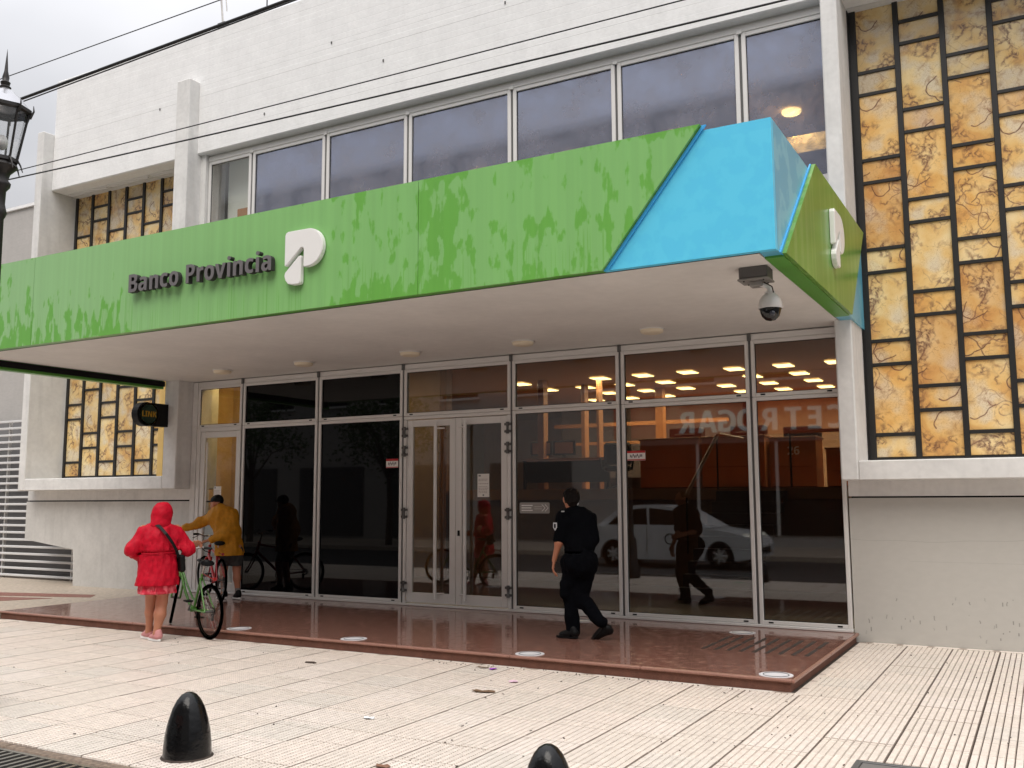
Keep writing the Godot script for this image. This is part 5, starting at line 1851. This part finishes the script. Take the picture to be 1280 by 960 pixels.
func head_bones(c: Vector3, fwd: Vector3, s := 1.0) -> Array:
	var side := fwd.cross(Vector3.UP).normalized()
	var up := Vector3.UP
	return [
		[c + up * 0.02 * s, c + up * 0.025 * s - fwd * 0.02, 0.088 * s, 0.088 * s],
		[c - up * 0.055 * s + fwd * 0.035 * s, c - up * 0.075 * s + fwd * 0.045 * s, 0.052 * s, 0.042 * s],
		[c + fwd * 0.088 * s + up * 0.008, c + fwd * 0.108 * s - up * 0.028 * s, 0.010 * s, 0.014 * s],
		[c + fwd * 0.078 * s - up * 0.062 * s - side * 0.016, c + fwd * 0.078 * s - up * 0.062 * s + side * 0.016, 0.009 * s, 0.009 * s],
		[c + fwd * 0.075 * s + up * 0.035 * s - side * 0.03, c + fwd * 0.075 * s + up * 0.035 * s + side * 0.03, 0.014 * s, 0.014 * s],
		[c + side * 0.084 * s + up * 0.012 - fwd * 0.01, c + side * 0.088 * s - up * 0.025 - fwd * 0.005, 0.014 * s, 0.010 * s],
		[c - side * 0.084 * s + up * 0.012 - fwd * 0.01, c - side * 0.088 * s - up * 0.025 - fwd * 0.005, 0.014 * s, 0.010 * s],
	]

func eyes(t: Node3D, c: Vector3, fwd: Vector3) -> void:
	var side := fwd.cross(Vector3.UP).normalized()
	for s in [-1.0, 1.0]:
		var o := part("eye", MB.new().ball(c + fwd * 0.078 + side * 0.031 * s + Vector3(0, 0.012, 0), 0.0125, 10), M.white, t)
		part("iris", MB.new().ball(c + fwd * 0.087 + side * 0.031 * s + Vector3(0, 0.012, 0), 0.006, 8), M.black, o)

func facing(at: Vector3) -> float:
	return atan2(CAM.x - at.x, CAM.z - at.z)

func skin(parent: Node3D, coarse: Array, fine: Array, mt: Material) -> void:
	var b := MB.new()
	b.add(sdf(coarse, 0.012, 0.014))
	for q: Array in fine:
		b.add(sdf(q, 0.0036, 0.0035))
	part("body", b, mt, parent)

func wrinkles(seed_: int, amp: float, freq: float, sy := 1.0) -> Callable:
	var n := FastNoiseLite.new()
	n.seed = seed_
	n.frequency = freq
	n.fractal_octaves = 3
	n.domain_warp_enabled = true
	n.domain_warp_amplitude = 0.1
	return func(p: Vector3) -> float: return n.get_noise_3d(p.x, p.y * sy, p.z) * amp

func garment(called: String, bones: Array, mt: Material, parent: Node3D, clips: Array = [], disp = null, k := 0.022, cell := 0.011) -> MeshInstance3D:
	return part(called, MB.new().add(sdf(bones, cell, k, clips, disp)), mt, parent)

func build_people() -> void:
	woman()
	man()
	guard()

func shoe(parent: Node3D, heel: Vector3, toe: Vector3, upper: Material, sole: Material, up := Vector3.UP) -> void:
	var d := (toe - heel).normalized()
	var s := d.cross(up).normalized()
	var u := s.cross(d)
	var b := [
		[heel + u * 0.03, heel + d * 0.06 + u * 0.035, 0.040, 0.040],
		[heel + d * 0.06 + u * 0.03, toe - d * 0.03 + u * 0.012, 0.042, 0.036],
		[heel + u * 0.05, heel + u * 0.085 + d * 0.015, 0.040, 0.042],
		[heel + d * 0.05 + u * 0.05, toe - d * 0.08 + u * 0.025, 0.032, 0.03],
	]
	var o := garment("shoe", b, upper, parent, [[-u, -(heel.dot(u) - 0.0)]], null, 0.012, 0.008)
	var m := MB.new()
	m.xf = Transform3D(Basis(d, u, s), heel)
	var L := (toe - heel).length()
	var ring := PackedVector2Array()
	for k in 20:
		var a := TAU * k / 20.0
		var x := (L / 2.0 + 0.045) * cos(a) + L / 2.0
		var wd := 0.047 if cos(a) > 0.0 else 0.040
		ring.append(Vector2(x, wd * sin(a)))
	for y in [[-0.022, 0.004]]:
		var top := []
		var bot := []
		for q in ring:
			top.append(Vector3(q.x, y[1], q.y))
			bot.append(Vector3(q.x, y[0], q.y))
		m.face(top, Vector3.UP)
		m.face(bot, Vector3.DOWN)
		for k in 20:
			var j := (k + 1) % 20
			m.face([top[k], top[j], bot[j], bot[k]], Vector3(top[k].x - L / 2, 0, top[k].z))
	part("sole", m, sole, o)

func woman() -> void:
	var at := Vector3(-7.08, YP + 0.003, 3.86)
	var t := thing("person", "person seen from behind in a hooded red raincoat, pushing the green bicycle", "person", at, facing(at))
	var fwd := Vector3(-0.1, 0, -1).normalized()
	var hc := Vector3(0.02, 1.535, -0.01)
	var rw := Vector3(0.385, 1.085, -0.12)
	var lw := Vector3(-0.20, 1.00, -0.22)
	var co := head_bones(hc, fwd, 0.97) + [
		[hc - Vector3(0, 0.06, -0.01), Vector3(0, 1.36, 0.01), 0.055, 0.06],
		[Vector3(0, 1.30, 0), Vector3(0, 1.0, 0), 0.15, 0.15, Vector3(1, 1, 1.3)], [Vector3(0, 1.0, 0), Vector3(0, 0.85, 0), 0.16, 0.17, Vector3(1, 1, 1.2)],
		[Vector3(0.19, 1.34, 0), Vector3(0.315, 1.08, 0.02), 0.055, 0.045], [Vector3(0.315, 1.08, 0.02), rw, 0.042, 0.028],
		[Vector3(-0.19, 1.34, 0), Vector3(-0.30, 1.09, 0.0), 0.055, 0.045], [Vector3(-0.30, 1.09, 0.0), lw, 0.042, 0.028],
		[Vector3(0.085, 0.84, 0), Vector3(0.05, 0.46, -0.01), 0.098, 0.062], [Vector3(0.05, 0.46, -0.01), Vector3(0.035, 0.32, 0.025), 0.064, 0.068], [Vector3(0.035, 0.32, 0.025), Vector3(0.005, 0.09, 0.02), 0.066, 0.037], [Vector3(0.005, 0.09, 0.02), Vector3(-0.01, 0.045, -0.07), 0.036, 0.032],
		[Vector3(-0.085, 0.84, 0), Vector3(-0.075, 0.46, -0.12), 0.096, 0.060], [Vector3(-0.075, 0.46, -0.12), Vector3(-0.08, 0.33, -0.13), 0.056, 0.056], [Vector3(-0.08, 0.33, -0.13), Vector3(-0.085, 0.09, -0.20), 0.054, 0.035], [Vector3(-0.085, 0.09, -0.20), Vector3(-0.10, 0.045, -0.29), 0.035, 0.03]]
	skin(t, co, [hand_bones(rw, Vector3(0.5, 0.72, -0.45), Vector3(0.6, -0.6, -0.2), Vector3(-0.4, 0.5, 0.5), 0.9), hand_bones(lw, Vector3(0.5, 0.2, -0.8), Vector3(0.6, 0, 0.3), Vector3(0, 1, 0), 0.6)], M.skin)
	eyes(t, hc, fwd)
	var red := cloth(Color(0.72, 0.04, 0.15), 201, 0.62, 0.3)
	var w := wrinkles(7, 0.022, 5.0, 0.5)
	var fold := wrinkles(8, 0.016, 14.0, 0.3)
	var crease := wrinkles(6, 0.013, 11.0, 0.45)
	var dis := func(p: Vector3) -> float:
		var belt := 0.030 * exp(-pow((p.y - 1.055 - 0.02 * p.x) / 0.018, 2.0)) if absf(p.x) < 0.26 else 0.0
		var pleat: float = fold.call(p) * smoothstep(0.30, 0.0, absf(p.y - 1.05))
		return w.call(p) + pleat + belt + crease.call(p)
	var fl := Vector3(1, 1, 1.25)
	var jk := garment("raincoat", [
		[Vector3(0, 1.36, 0.01), Vector3(0.165, 1.285, 0.0), 0.075, 0.085], [Vector3(0, 1.36, 0.01), Vector3(-0.165, 1.285, 0.0), 0.075, 0.085],
		[Vector3(0, 1.22, 0.01), Vector3(0, 1.08, 0.01), 0.215, 0.208, fl], [Vector3(0, 1.05, 0.01), Vector3(-0.02, 0.60, 0.01), 0.210, 0.258, fl],
		[Vector3(0.19, 1.28, 0), Vector3(0.315, 1.085, 0.02), 0.084, 0.080], [Vector3(0.32, 1.09, 0.02), rw - Vector3(0.01, 0.01, -0.02), 0.082, 0.062],
		[Vector3(-0.19, 1.28, 0), Vector3(-0.305, 1.10, 0.01), 0.084, 0.082], [Vector3(-0.305, 1.10, 0.01), Vector3(-0.24, 1.02, -0.14), 0.086, 0.06]],
		red, t, [[Vector3(0, -1, 0), -0.665]], dis, 0.016)
	garment("hood", [[hc + Vector3(0, 0.014, 0.014), hc + Vector3(0, 0.008, -0.03), 0.124, 0.118], [hc + Vector3(-0.01, -0.06, 0.025), Vector3(0, 1.40, 0.03), 0.118, 0.120, Vector3(1, 1, 1.1)]], red, t, [[Vector3(0, 0, -1), 0.105]], wrinkles(9, 0.010, 9.0, 0.7), 0.014, 0.008)
	part("waist_cord", MB.new().tube([Vector3(-0.20, 1.05, 0.10), Vector3(-0.10, 1.052, 0.178), Vector3(0.02, 1.057, 0.192), Vector3(0.12, 1.058, 0.172), Vector3(0.20, 1.06, 0.10)], 0.007, 6), red, jk)
	var pk := cloth(Color(0.80, 0.15, 0.25), 202)
	var pn := noise(203, 0.03, 128, 128, 2)
	pk.albedo_texture = tex(128, 128, func(i, x, y): return Color(0.74, 0.10, 0.20).lerp(Color(0.90, 0.42, 0.46), clampf((pn[i] / 255.0 - 0.5) * 6.0, 0, 1)))
	garment("skirt", [[Vector3(-0.01, 0.75, 0.0), Vector3(-0.02, 0.5, 0.0), 0.19, 0.235, Vector3(1, 1, 1.15)]], pk, t, [[Vector3(0, -1, 0), -0.565], [Vector3(0, 1, 0), 0.75]], wrinkles(12, 0.05, 9.0, 0.2))
	# cross strap and bag
	var sb := MB.new()
	var pts := [Vector3(-0.055, 1.405, 0.115), Vector3(0.0, 1.37, 0.178), Vector3(0.07, 1.29, 0.225), Vector3(0.14, 1.19, 0.222), Vector3(0.195, 1.09, 0.185), Vector3(0.225, 1.0, 0.135)]
	for i in pts.size() - 1:
		var a: Vector3 = pts[i]
		var c: Vector3 = pts[i + 1]
		var sd := (c - a).cross(Vector3(0.3, 0, 1)).normalized() * 0.018
		sb.face([a - sd, a + sd, c + sd, c - sd], Vector3(0.2, 0, 1))
		sb.face([a - sd - Vector3(0, 0, 0.006), a + sd - Vector3(0, 0, 0.006), c + sd - Vector3(0, 0, 0.006), c - sd - Vector3(0, 0, 0.006)], Vector3(0, 0, -1))
	var bag := thing("shoulder_bag", "black shoulder bag on a cross strap over the red raincoat", "bag", at, facing(at))
	part("strap", sb, M.black, bag)
	part("bag_body", bx(-0.03, 0.03, -0.13, 0.08, -0.07, 0.07, 0.02), M.black, bag)
	bag.get_child(1).position = Vector3(0.255, 0.95, 0.08)
	bag.get_child(1).rotation = Vector3(0, 0.4, 0.1)
	var up := cloth(Color(0.80, 0.55, 0.55), 204)
	shoe(t, Vector3(0.03, 0.025, 0.05), Vector3(-0.06, 0.022, -0.13), up, M.white)
	shoe(t, Vector3(-0.075, 0.025, -0.20), Vector3(-0.15, 0.022, -0.38), up, M.white)

func man() -> void:
	var at := Vector3(-9.10, 0.003, 0.60)
	var t := thing("person", "person in a mustard jacket and dark cap holding the red bicycle by the narrow door", "person", at, facing(at))
	var fwd := Vector3(-0.80, -0.12, -0.55).normalized()
	var hc := Vector3(-0.315, 1.53, -0.08)
	var lw := Vector3(-0.83, 1.135, -0.16)
	var rw := Vector3(-0.42, 0.95, 0.12)
	var co := head_bones(hc, fwd, 1.0) + [
		[hc - Vector3(-0.02, 0.07, 0), Vector3(-0.24, 1.38, -0.03), 0.058, 0.06],
		[Vector3(-0.22, 1.31, -0.02), Vector3(-0.10, 0.95, 0), 0.14, 0.14, Vector3(1, 1, 1.3)], [Vector3(-0.09, 0.95, 0), Vector3(-0.06, 0.85, 0), 0.13, 0.13],
		[Vector3(-0.36, 1.33, -0.08), Vector3(-0.58, 1.20, -0.16), 0.05, 0.044], [Vector3(-0.58, 1.20, -0.16), lw, 0.042, 0.028],
		[Vector3(-0.06, 1.32, 0.04), Vector3(-0.15, 1.06, 0.15), 0.05, 0.044], [Vector3(-0.14, 1.06, 0.15), rw, 0.042, 0.028],
		[Vector3(0.02, 0.84, 0.02), Vector3(0.03, 0.48, -0.03), 0.09, 0.062], [Vector3(0.03, 0.48, -0.03), Vector3(0.04, 0.33, 0.0), 0.058, 0.058], [Vector3(0.04, 0.33, 0.0), Vector3(0.06, 0.09, 0.03), 0.055, 0.038], [Vector3(0.06, 0.09, 0.03), Vector3(0.03, 0.045, -0.05), 0.036, 0.034],
		[Vector3(-0.15, 0.84, -0.02), Vector3(-0.17, 0.48, -0.12), 0.09, 0.062], [Vector3(-0.17, 0.48, -0.12), Vector3(-0.17, 0.33, -0.10), 0.058, 0.058], [Vector3(-0.17, 0.33, -0.10), Vector3(-0.16, 0.09, -0.10), 0.055, 0.038], [Vector3(-0.16, 0.09, -0.10), Vector3(-0.20, 0.045, -0.18), 0.036, 0.034]]
	skin(t, co, [hand_bones(lw, Vector3(-0.95, -0.15, -0.1), Vector3(0, -1, 0), Vector3(0, 0.2, -1), 1.0), hand_bones(rw, Vector3(-0.8, -0.25, 0.1), Vector3(0, -1, 0), Vector3(-0.2, 0.2, -1), 0.7)], M.skin)
	eyes(t, hc, fwd)
	var mus := cloth(Color(0.76, 0.52, 0.10), 211, 0.6)
	var w := wrinkles(17, 0.030, 6.0, 0.5)
	garment("jacket", [
		[Vector3(-0.35, 1.33, -0.06), Vector3(-0.09, 1.33, 0.02), 0.10, 0.115],
		[Vector3(-0.22, 1.31, -0.02), Vector3(-0.13, 1.06, 0.0), 0.20, 0.20, Vector3(1, 1, 1.2)], [Vector3(-0.12, 1.06, 0), Vector3(-0.10, 0.62, 0.0), 0.20, 0.235, Vector3(1, 1, 1.2)],
		[Vector3(-0.36, 1.33, -0.08), Vector3(-0.58, 1.205, -0.16), 0.09, 0.078], [Vector3(-0.58, 1.205, -0.16), Vector3(-0.80, 1.14, -0.16), 0.074, 0.052],
		[Vector3(-0.05, 1.32, 0.04), Vector3(-0.14, 1.07, 0.14), 0.09, 0.08], [Vector3(-0.13, 1.07, 0.14), Vector3(-0.37, 0.965, 0.125), 0.075, 0.055],
		[Vector3(-0.23, 1.43, 0.03), Vector3(-0.14, 1.40, 0.06), 0.085, 0.075]],
		mus, t, [[Vector3(0, -1, 0), -0.70]], w, 0.024)
	garment("shorts", [[Vector3(-0.08, 0.80, 0), Vector3(-0.08, 0.75, 0), 0.165, 0.17, Vector3(1, 1, 1.2)], [Vector3(0.01, 0.78, 0.01), Vector3(0.03, 0.46, -0.02), 0.105, 0.10], [Vector3(-0.15, 0.78, -0.02), Vector3(-0.17, 0.46, -0.10), 0.105, 0.10]], cloth(Color(0.24, 0.24, 0.235), 212), t, [[Vector3(0, -1, 0), -0.53]], wrinkles(18, 0.02, 8.0, 0.4))
	var side := fwd.cross(Vector3.UP).normalized()
	var cap := garment("cap", [[hc + Vector3(0, 0.045, 0), hc + Vector3(0, 0.05, 0) - fwd * 0.02, 0.098, 0.098]], M.black, t, [[Vector3(0, -1, 0), -(hc.y + 0.028)]], null, 0.01, 0.008)
	part("cap_peak", MB.new().ball(hc + fwd * 0.12 + Vector3(0, 0.045, 0), 0.075, 12, Vector3.ONE), M.black, cap)
	cap.get_child(0).transform = Transform3D(Basis.from_scale(Vector3(1, 0.2, 1)), Vector3(0, (hc.y + 0.04) * 0.8, 0))
	garment("hair", [[hc - fwd * 0.045 + Vector3(0, 0.0, 0), hc - fwd * 0.055 - Vector3(0, 0.045, 0), 0.070, 0.055, Vector3(1, 1, 1)]], M.black, t, [], wrinkles(3, 0.01, 30.0), 0.01, 0.008)
	for q in [[Vector3(0.075, 0.03, 0.075), Vector3(0.01, 0.025, -0.10)], [Vector3(-0.14, 0.03, -0.08), Vector3(-0.24, 0.025, -0.24)]]:
		shoe(t, q[0], q[1], M.black, M.white)
	for q in [Vector3(0.06, 0.13, 0.03), Vector3(-0.16, 0.13, -0.10)]:
		part("sock", MB.new().tube([q - Vector3(0, 0.05, 0), q + Vector3(0, 0.05, 0)], 0.046, 12), cloth(Color(0.5, 0.5, 0.5), 213), t)

func guard() -> void:
	var at := Vector3(-2.28, 0.003, 1.92)
	var t := thing("person", "uniformed person in dark navy shirt and trousers walking along the glass, seen from behind", "person", at, facing(at))
	var fwd := Vector3(-0.45, 0.02, -0.9).normalized()
	var hc := Vector3(-0.125, 1.585, -0.02)
	var lw := Vector3(-0.325, 0.875, -0.04)
	var rw := Vector3(0.08, 1.05, -0.24)
	var co := head_bones(hc, fwd, 0.98) + [
		[hc - Vector3(0, 0.06, -0.01), Vector3(-0.08, 1.40, 0.01), 0.055, 0.06],
		[Vector3(-0.05, 1.34, 0), Vector3(-0.03, 1.0, 0), 0.14, 0.13, Vector3(1, 1, 1.3)], [Vector3(-0.03, 1.0, 0), Vector3(-0.02, 0.86, 0), 0.135, 0.14, Vector3(1, 1, 1.2)],
		[Vector3(-0.225, 1.37, 0), Vector3(-0.265, 1.09, 0.03), 0.055, 0.046], [Vector3(-0.265, 1.09, 0.03), lw, 0.044, 0.028],
		[Vector3(0.085, 1.35, -0.01), Vector3(0.13, 1.10, 0.03), 0.055, 0.046], [Vector3(0.13, 1.10, 0.03), rw, 0.042, 0.028],
		[Vector3(-0.10, 0.86, 0), Vector3(-0.13, 0.48, -0.05), 0.09, 0.06], [Vector3(-0.13, 0.48, -0.05), Vector3(-0.115, 0.09, 0.0), 0.055, 0.038],
		[Vector3(0.05, 0.86, 0), Vector3(-0.03, 0.45, -0.07), 0.09, 0.06], [Vector3(-0.03, 0.45, -0.07), Vector3(0.20, 0.20, 0.14), 0.055, 0.038]]
	skin(t, co, [hand_bones(lw, Vector3(-0.14, -0.97, -0.12), Vector3(0.9, -0.1, 0.1), Vector3(0, -0.1, -1), 0.45), hand_bones(rw, Vector3(-0.4, -0.1, -0.9), Vector3(-0.6, -0.6, 0), Vector3(-0.3, 0.9, -0.1), 0.6)], M.skin)
	eyes(t, hc, fwd)
	var navy := cloth(Color(0.022, 0.027, 0.045), 221, 0.8, 0.18)
	var sh := garment("shirt", [
		[Vector3(-0.19, 1.365, 0.0), Vector3(0.05, 1.36, -0.02), 0.085, 0.085],
		[Vector3(-0.05, 1.32, 0.0), Vector3(-0.04, 1.08, 0.0), 0.185, 0.165, Vector3(1, 1, 1.25)], [Vector3(-0.04, 1.08, 0), Vector3(-0.03, 0.95, 0.0), 0.156, 0.168, Vector3(1, 1, 1.15)],
		[Vector3(-0.22, 1.365, 0), Vector3(-0.255, 1.13, 0.025), 0.078, 0.074], [Vector3(0.085, 1.35, -0.01), Vector3(0.13, 1.12, 0.03), 0.078, 0.072],
		[Vector3(-0.09, 1.43, 0.01), Vector3(-0.075, 1.40, 0.01), 0.062, 0.075]],
		navy, t, [[Vector3(0, -1, 0), -0.965]], wrinkles(27, 0.022, 7.0, 0.5), 0.02)
	var tr := cloth(Color(0.024, 0.028, 0.045), 222, 0.85, 0.18)
	garment("trousers", [
		[Vector3(-0.03, 0.97, 0), Vector3(-0.02, 0.86, 0.02), 0.156, 0.19, Vector3(1, 1, 1.05)],
		[Vector3(0.055, 0.885, 0.08), Vector3(0.055, 0.84, 0.075), 0.122, 0.118], [Vector3(-0.09, 0.88, 0.06), Vector3(-0.09, 0.84, 0.06), 0.112, 0.112],
		[Vector3(-0.11, 0.84, 0), Vector3(-0.135, 0.48, -0.05), 0.125, 0.095], [Vector3(-0.135, 0.48, -0.05), Vector3(-0.115, 0.06, 0.0), 0.086, 0.072],
		[Vector3(0.05, 0.84, 0), Vector3(-0.03, 0.46, -0.06), 0.125, 0.092], [Vector3(-0.03, 0.46, -0.06), Vector3(0.205, 0.20, 0.13), 0.088, 0.072],
		[Vector3(-0.20, 0.60, 0.03), Vector3(-0.205, 0.50, 0.03), 0.05, 0.05]],
		tr, t, [[Vector3(-0.55, -0.8, 0), -0.245 + 0.0]] if false else [], wrinkles(28, 0.024, 7.0, 0.5), 0.02)
	part("belt", MB.new().torus(Vector3(-0.03, 0.975, 0.0), 0.160, 0.016, 32, 8, Vector3.UP), M.black, t)
	var hair := cloth(Color(0.06, 0.035, 0.028), 223, 0.5, 0.25)
	garment("hair", [[hc + Vector3(0.0, 0.035, 0) - fwd * 0.018, hc + Vector3(0, 0.02, 0) - fwd * 0.03, 0.098, 0.097], [hc - fwd * 0.06 + Vector3(0, -0.02, 0), hc - fwd * 0.055 - Vector3(0, 0.05, 0), 0.06, 0.05]], hair, t, [[fwd, hc.dot(fwd) + 0.045]], wrinkles(33, 0.012, 26.0), 0.012, 0.008)
	part("hair_bun", MB.new().ball(hc + Vector3(0.0, 0.085, 0) - fwd * 0.085, 0.042, 14), hair, t)
	part("hair_tie", MB.new().torus(hc + Vector3(0.0, 0.070, 0) - fwd * 0.068, 0.028, 0.008, 16, 6, (Vector3(0, 0.4, 0) - fwd).normalized()), mat(hexc(190, 190, 190), 0.4), t)
	# shoulder patch: pale shield with a dark middle
	var pt := MB.new()
	pt.xf = Transform3D(Basis(Vector3(0.25, 0, -0.97).normalized() * -1.0, Vector3.UP, Vector3(-0.97, 0, -0.25).normalized() * 1.0), Vector3(-0.285, 1.27, 0.055))
	pt.xf = Transform3D(Basis(Vector3.UP, -0.75), Vector3(-0.305, 1.275, 0.080))
	pt.prism(PackedVector2Array([Vector2(-0.028, 0.04), Vector2(0.028, 0.04), Vector2(0.030, -0.015), Vector2(0.0, -0.052), Vector2(-0.030, -0.015)]), 0.0, 0.005)
	part("shoulder_patch", pt, mat(hexc(196, 196, 200), 0.6), sh)
	var pi := MB.new()
	pi.xf = pt.xf
	pi.prism(PackedVector2Array([Vector2(-0.014, 0.026), Vector2(0.014, 0.026), Vector2(0.015, -0.012), Vector2(0.0, -0.03), Vector2(-0.015, -0.012)]), 0.005, 0.007)
	part("patch_mark", pi, M.black, sh)
	part("epaulette", MB.new().box(Vector3(-0.235, 1.435, 0.0), Vector3(-0.195, 1.45, 0.07), 0.004), mat(hexc(170, 170, 172), 0.6), sh)
	part("earpiece", MB.new().tube([hc + Vector3(0.082, 0.0, 0.03), hc + Vector3(0.088, -0.05, 0.03), hc + Vector3(0.07, -0.09, 0.05)], 0.007, 6), M.white, t)
	shoe(t, Vector3(-0.095, 0.025, 0.03), Vector3(-0.27, 0.022, -0.06), M.black, M.black)
	shoe(t, Vector3(0.245, 0.15, 0.13), Vector3(0.135, 0.015, 0.05), M.black, M.black, Vector3(0.8, 0.5, 0.3).normalized())
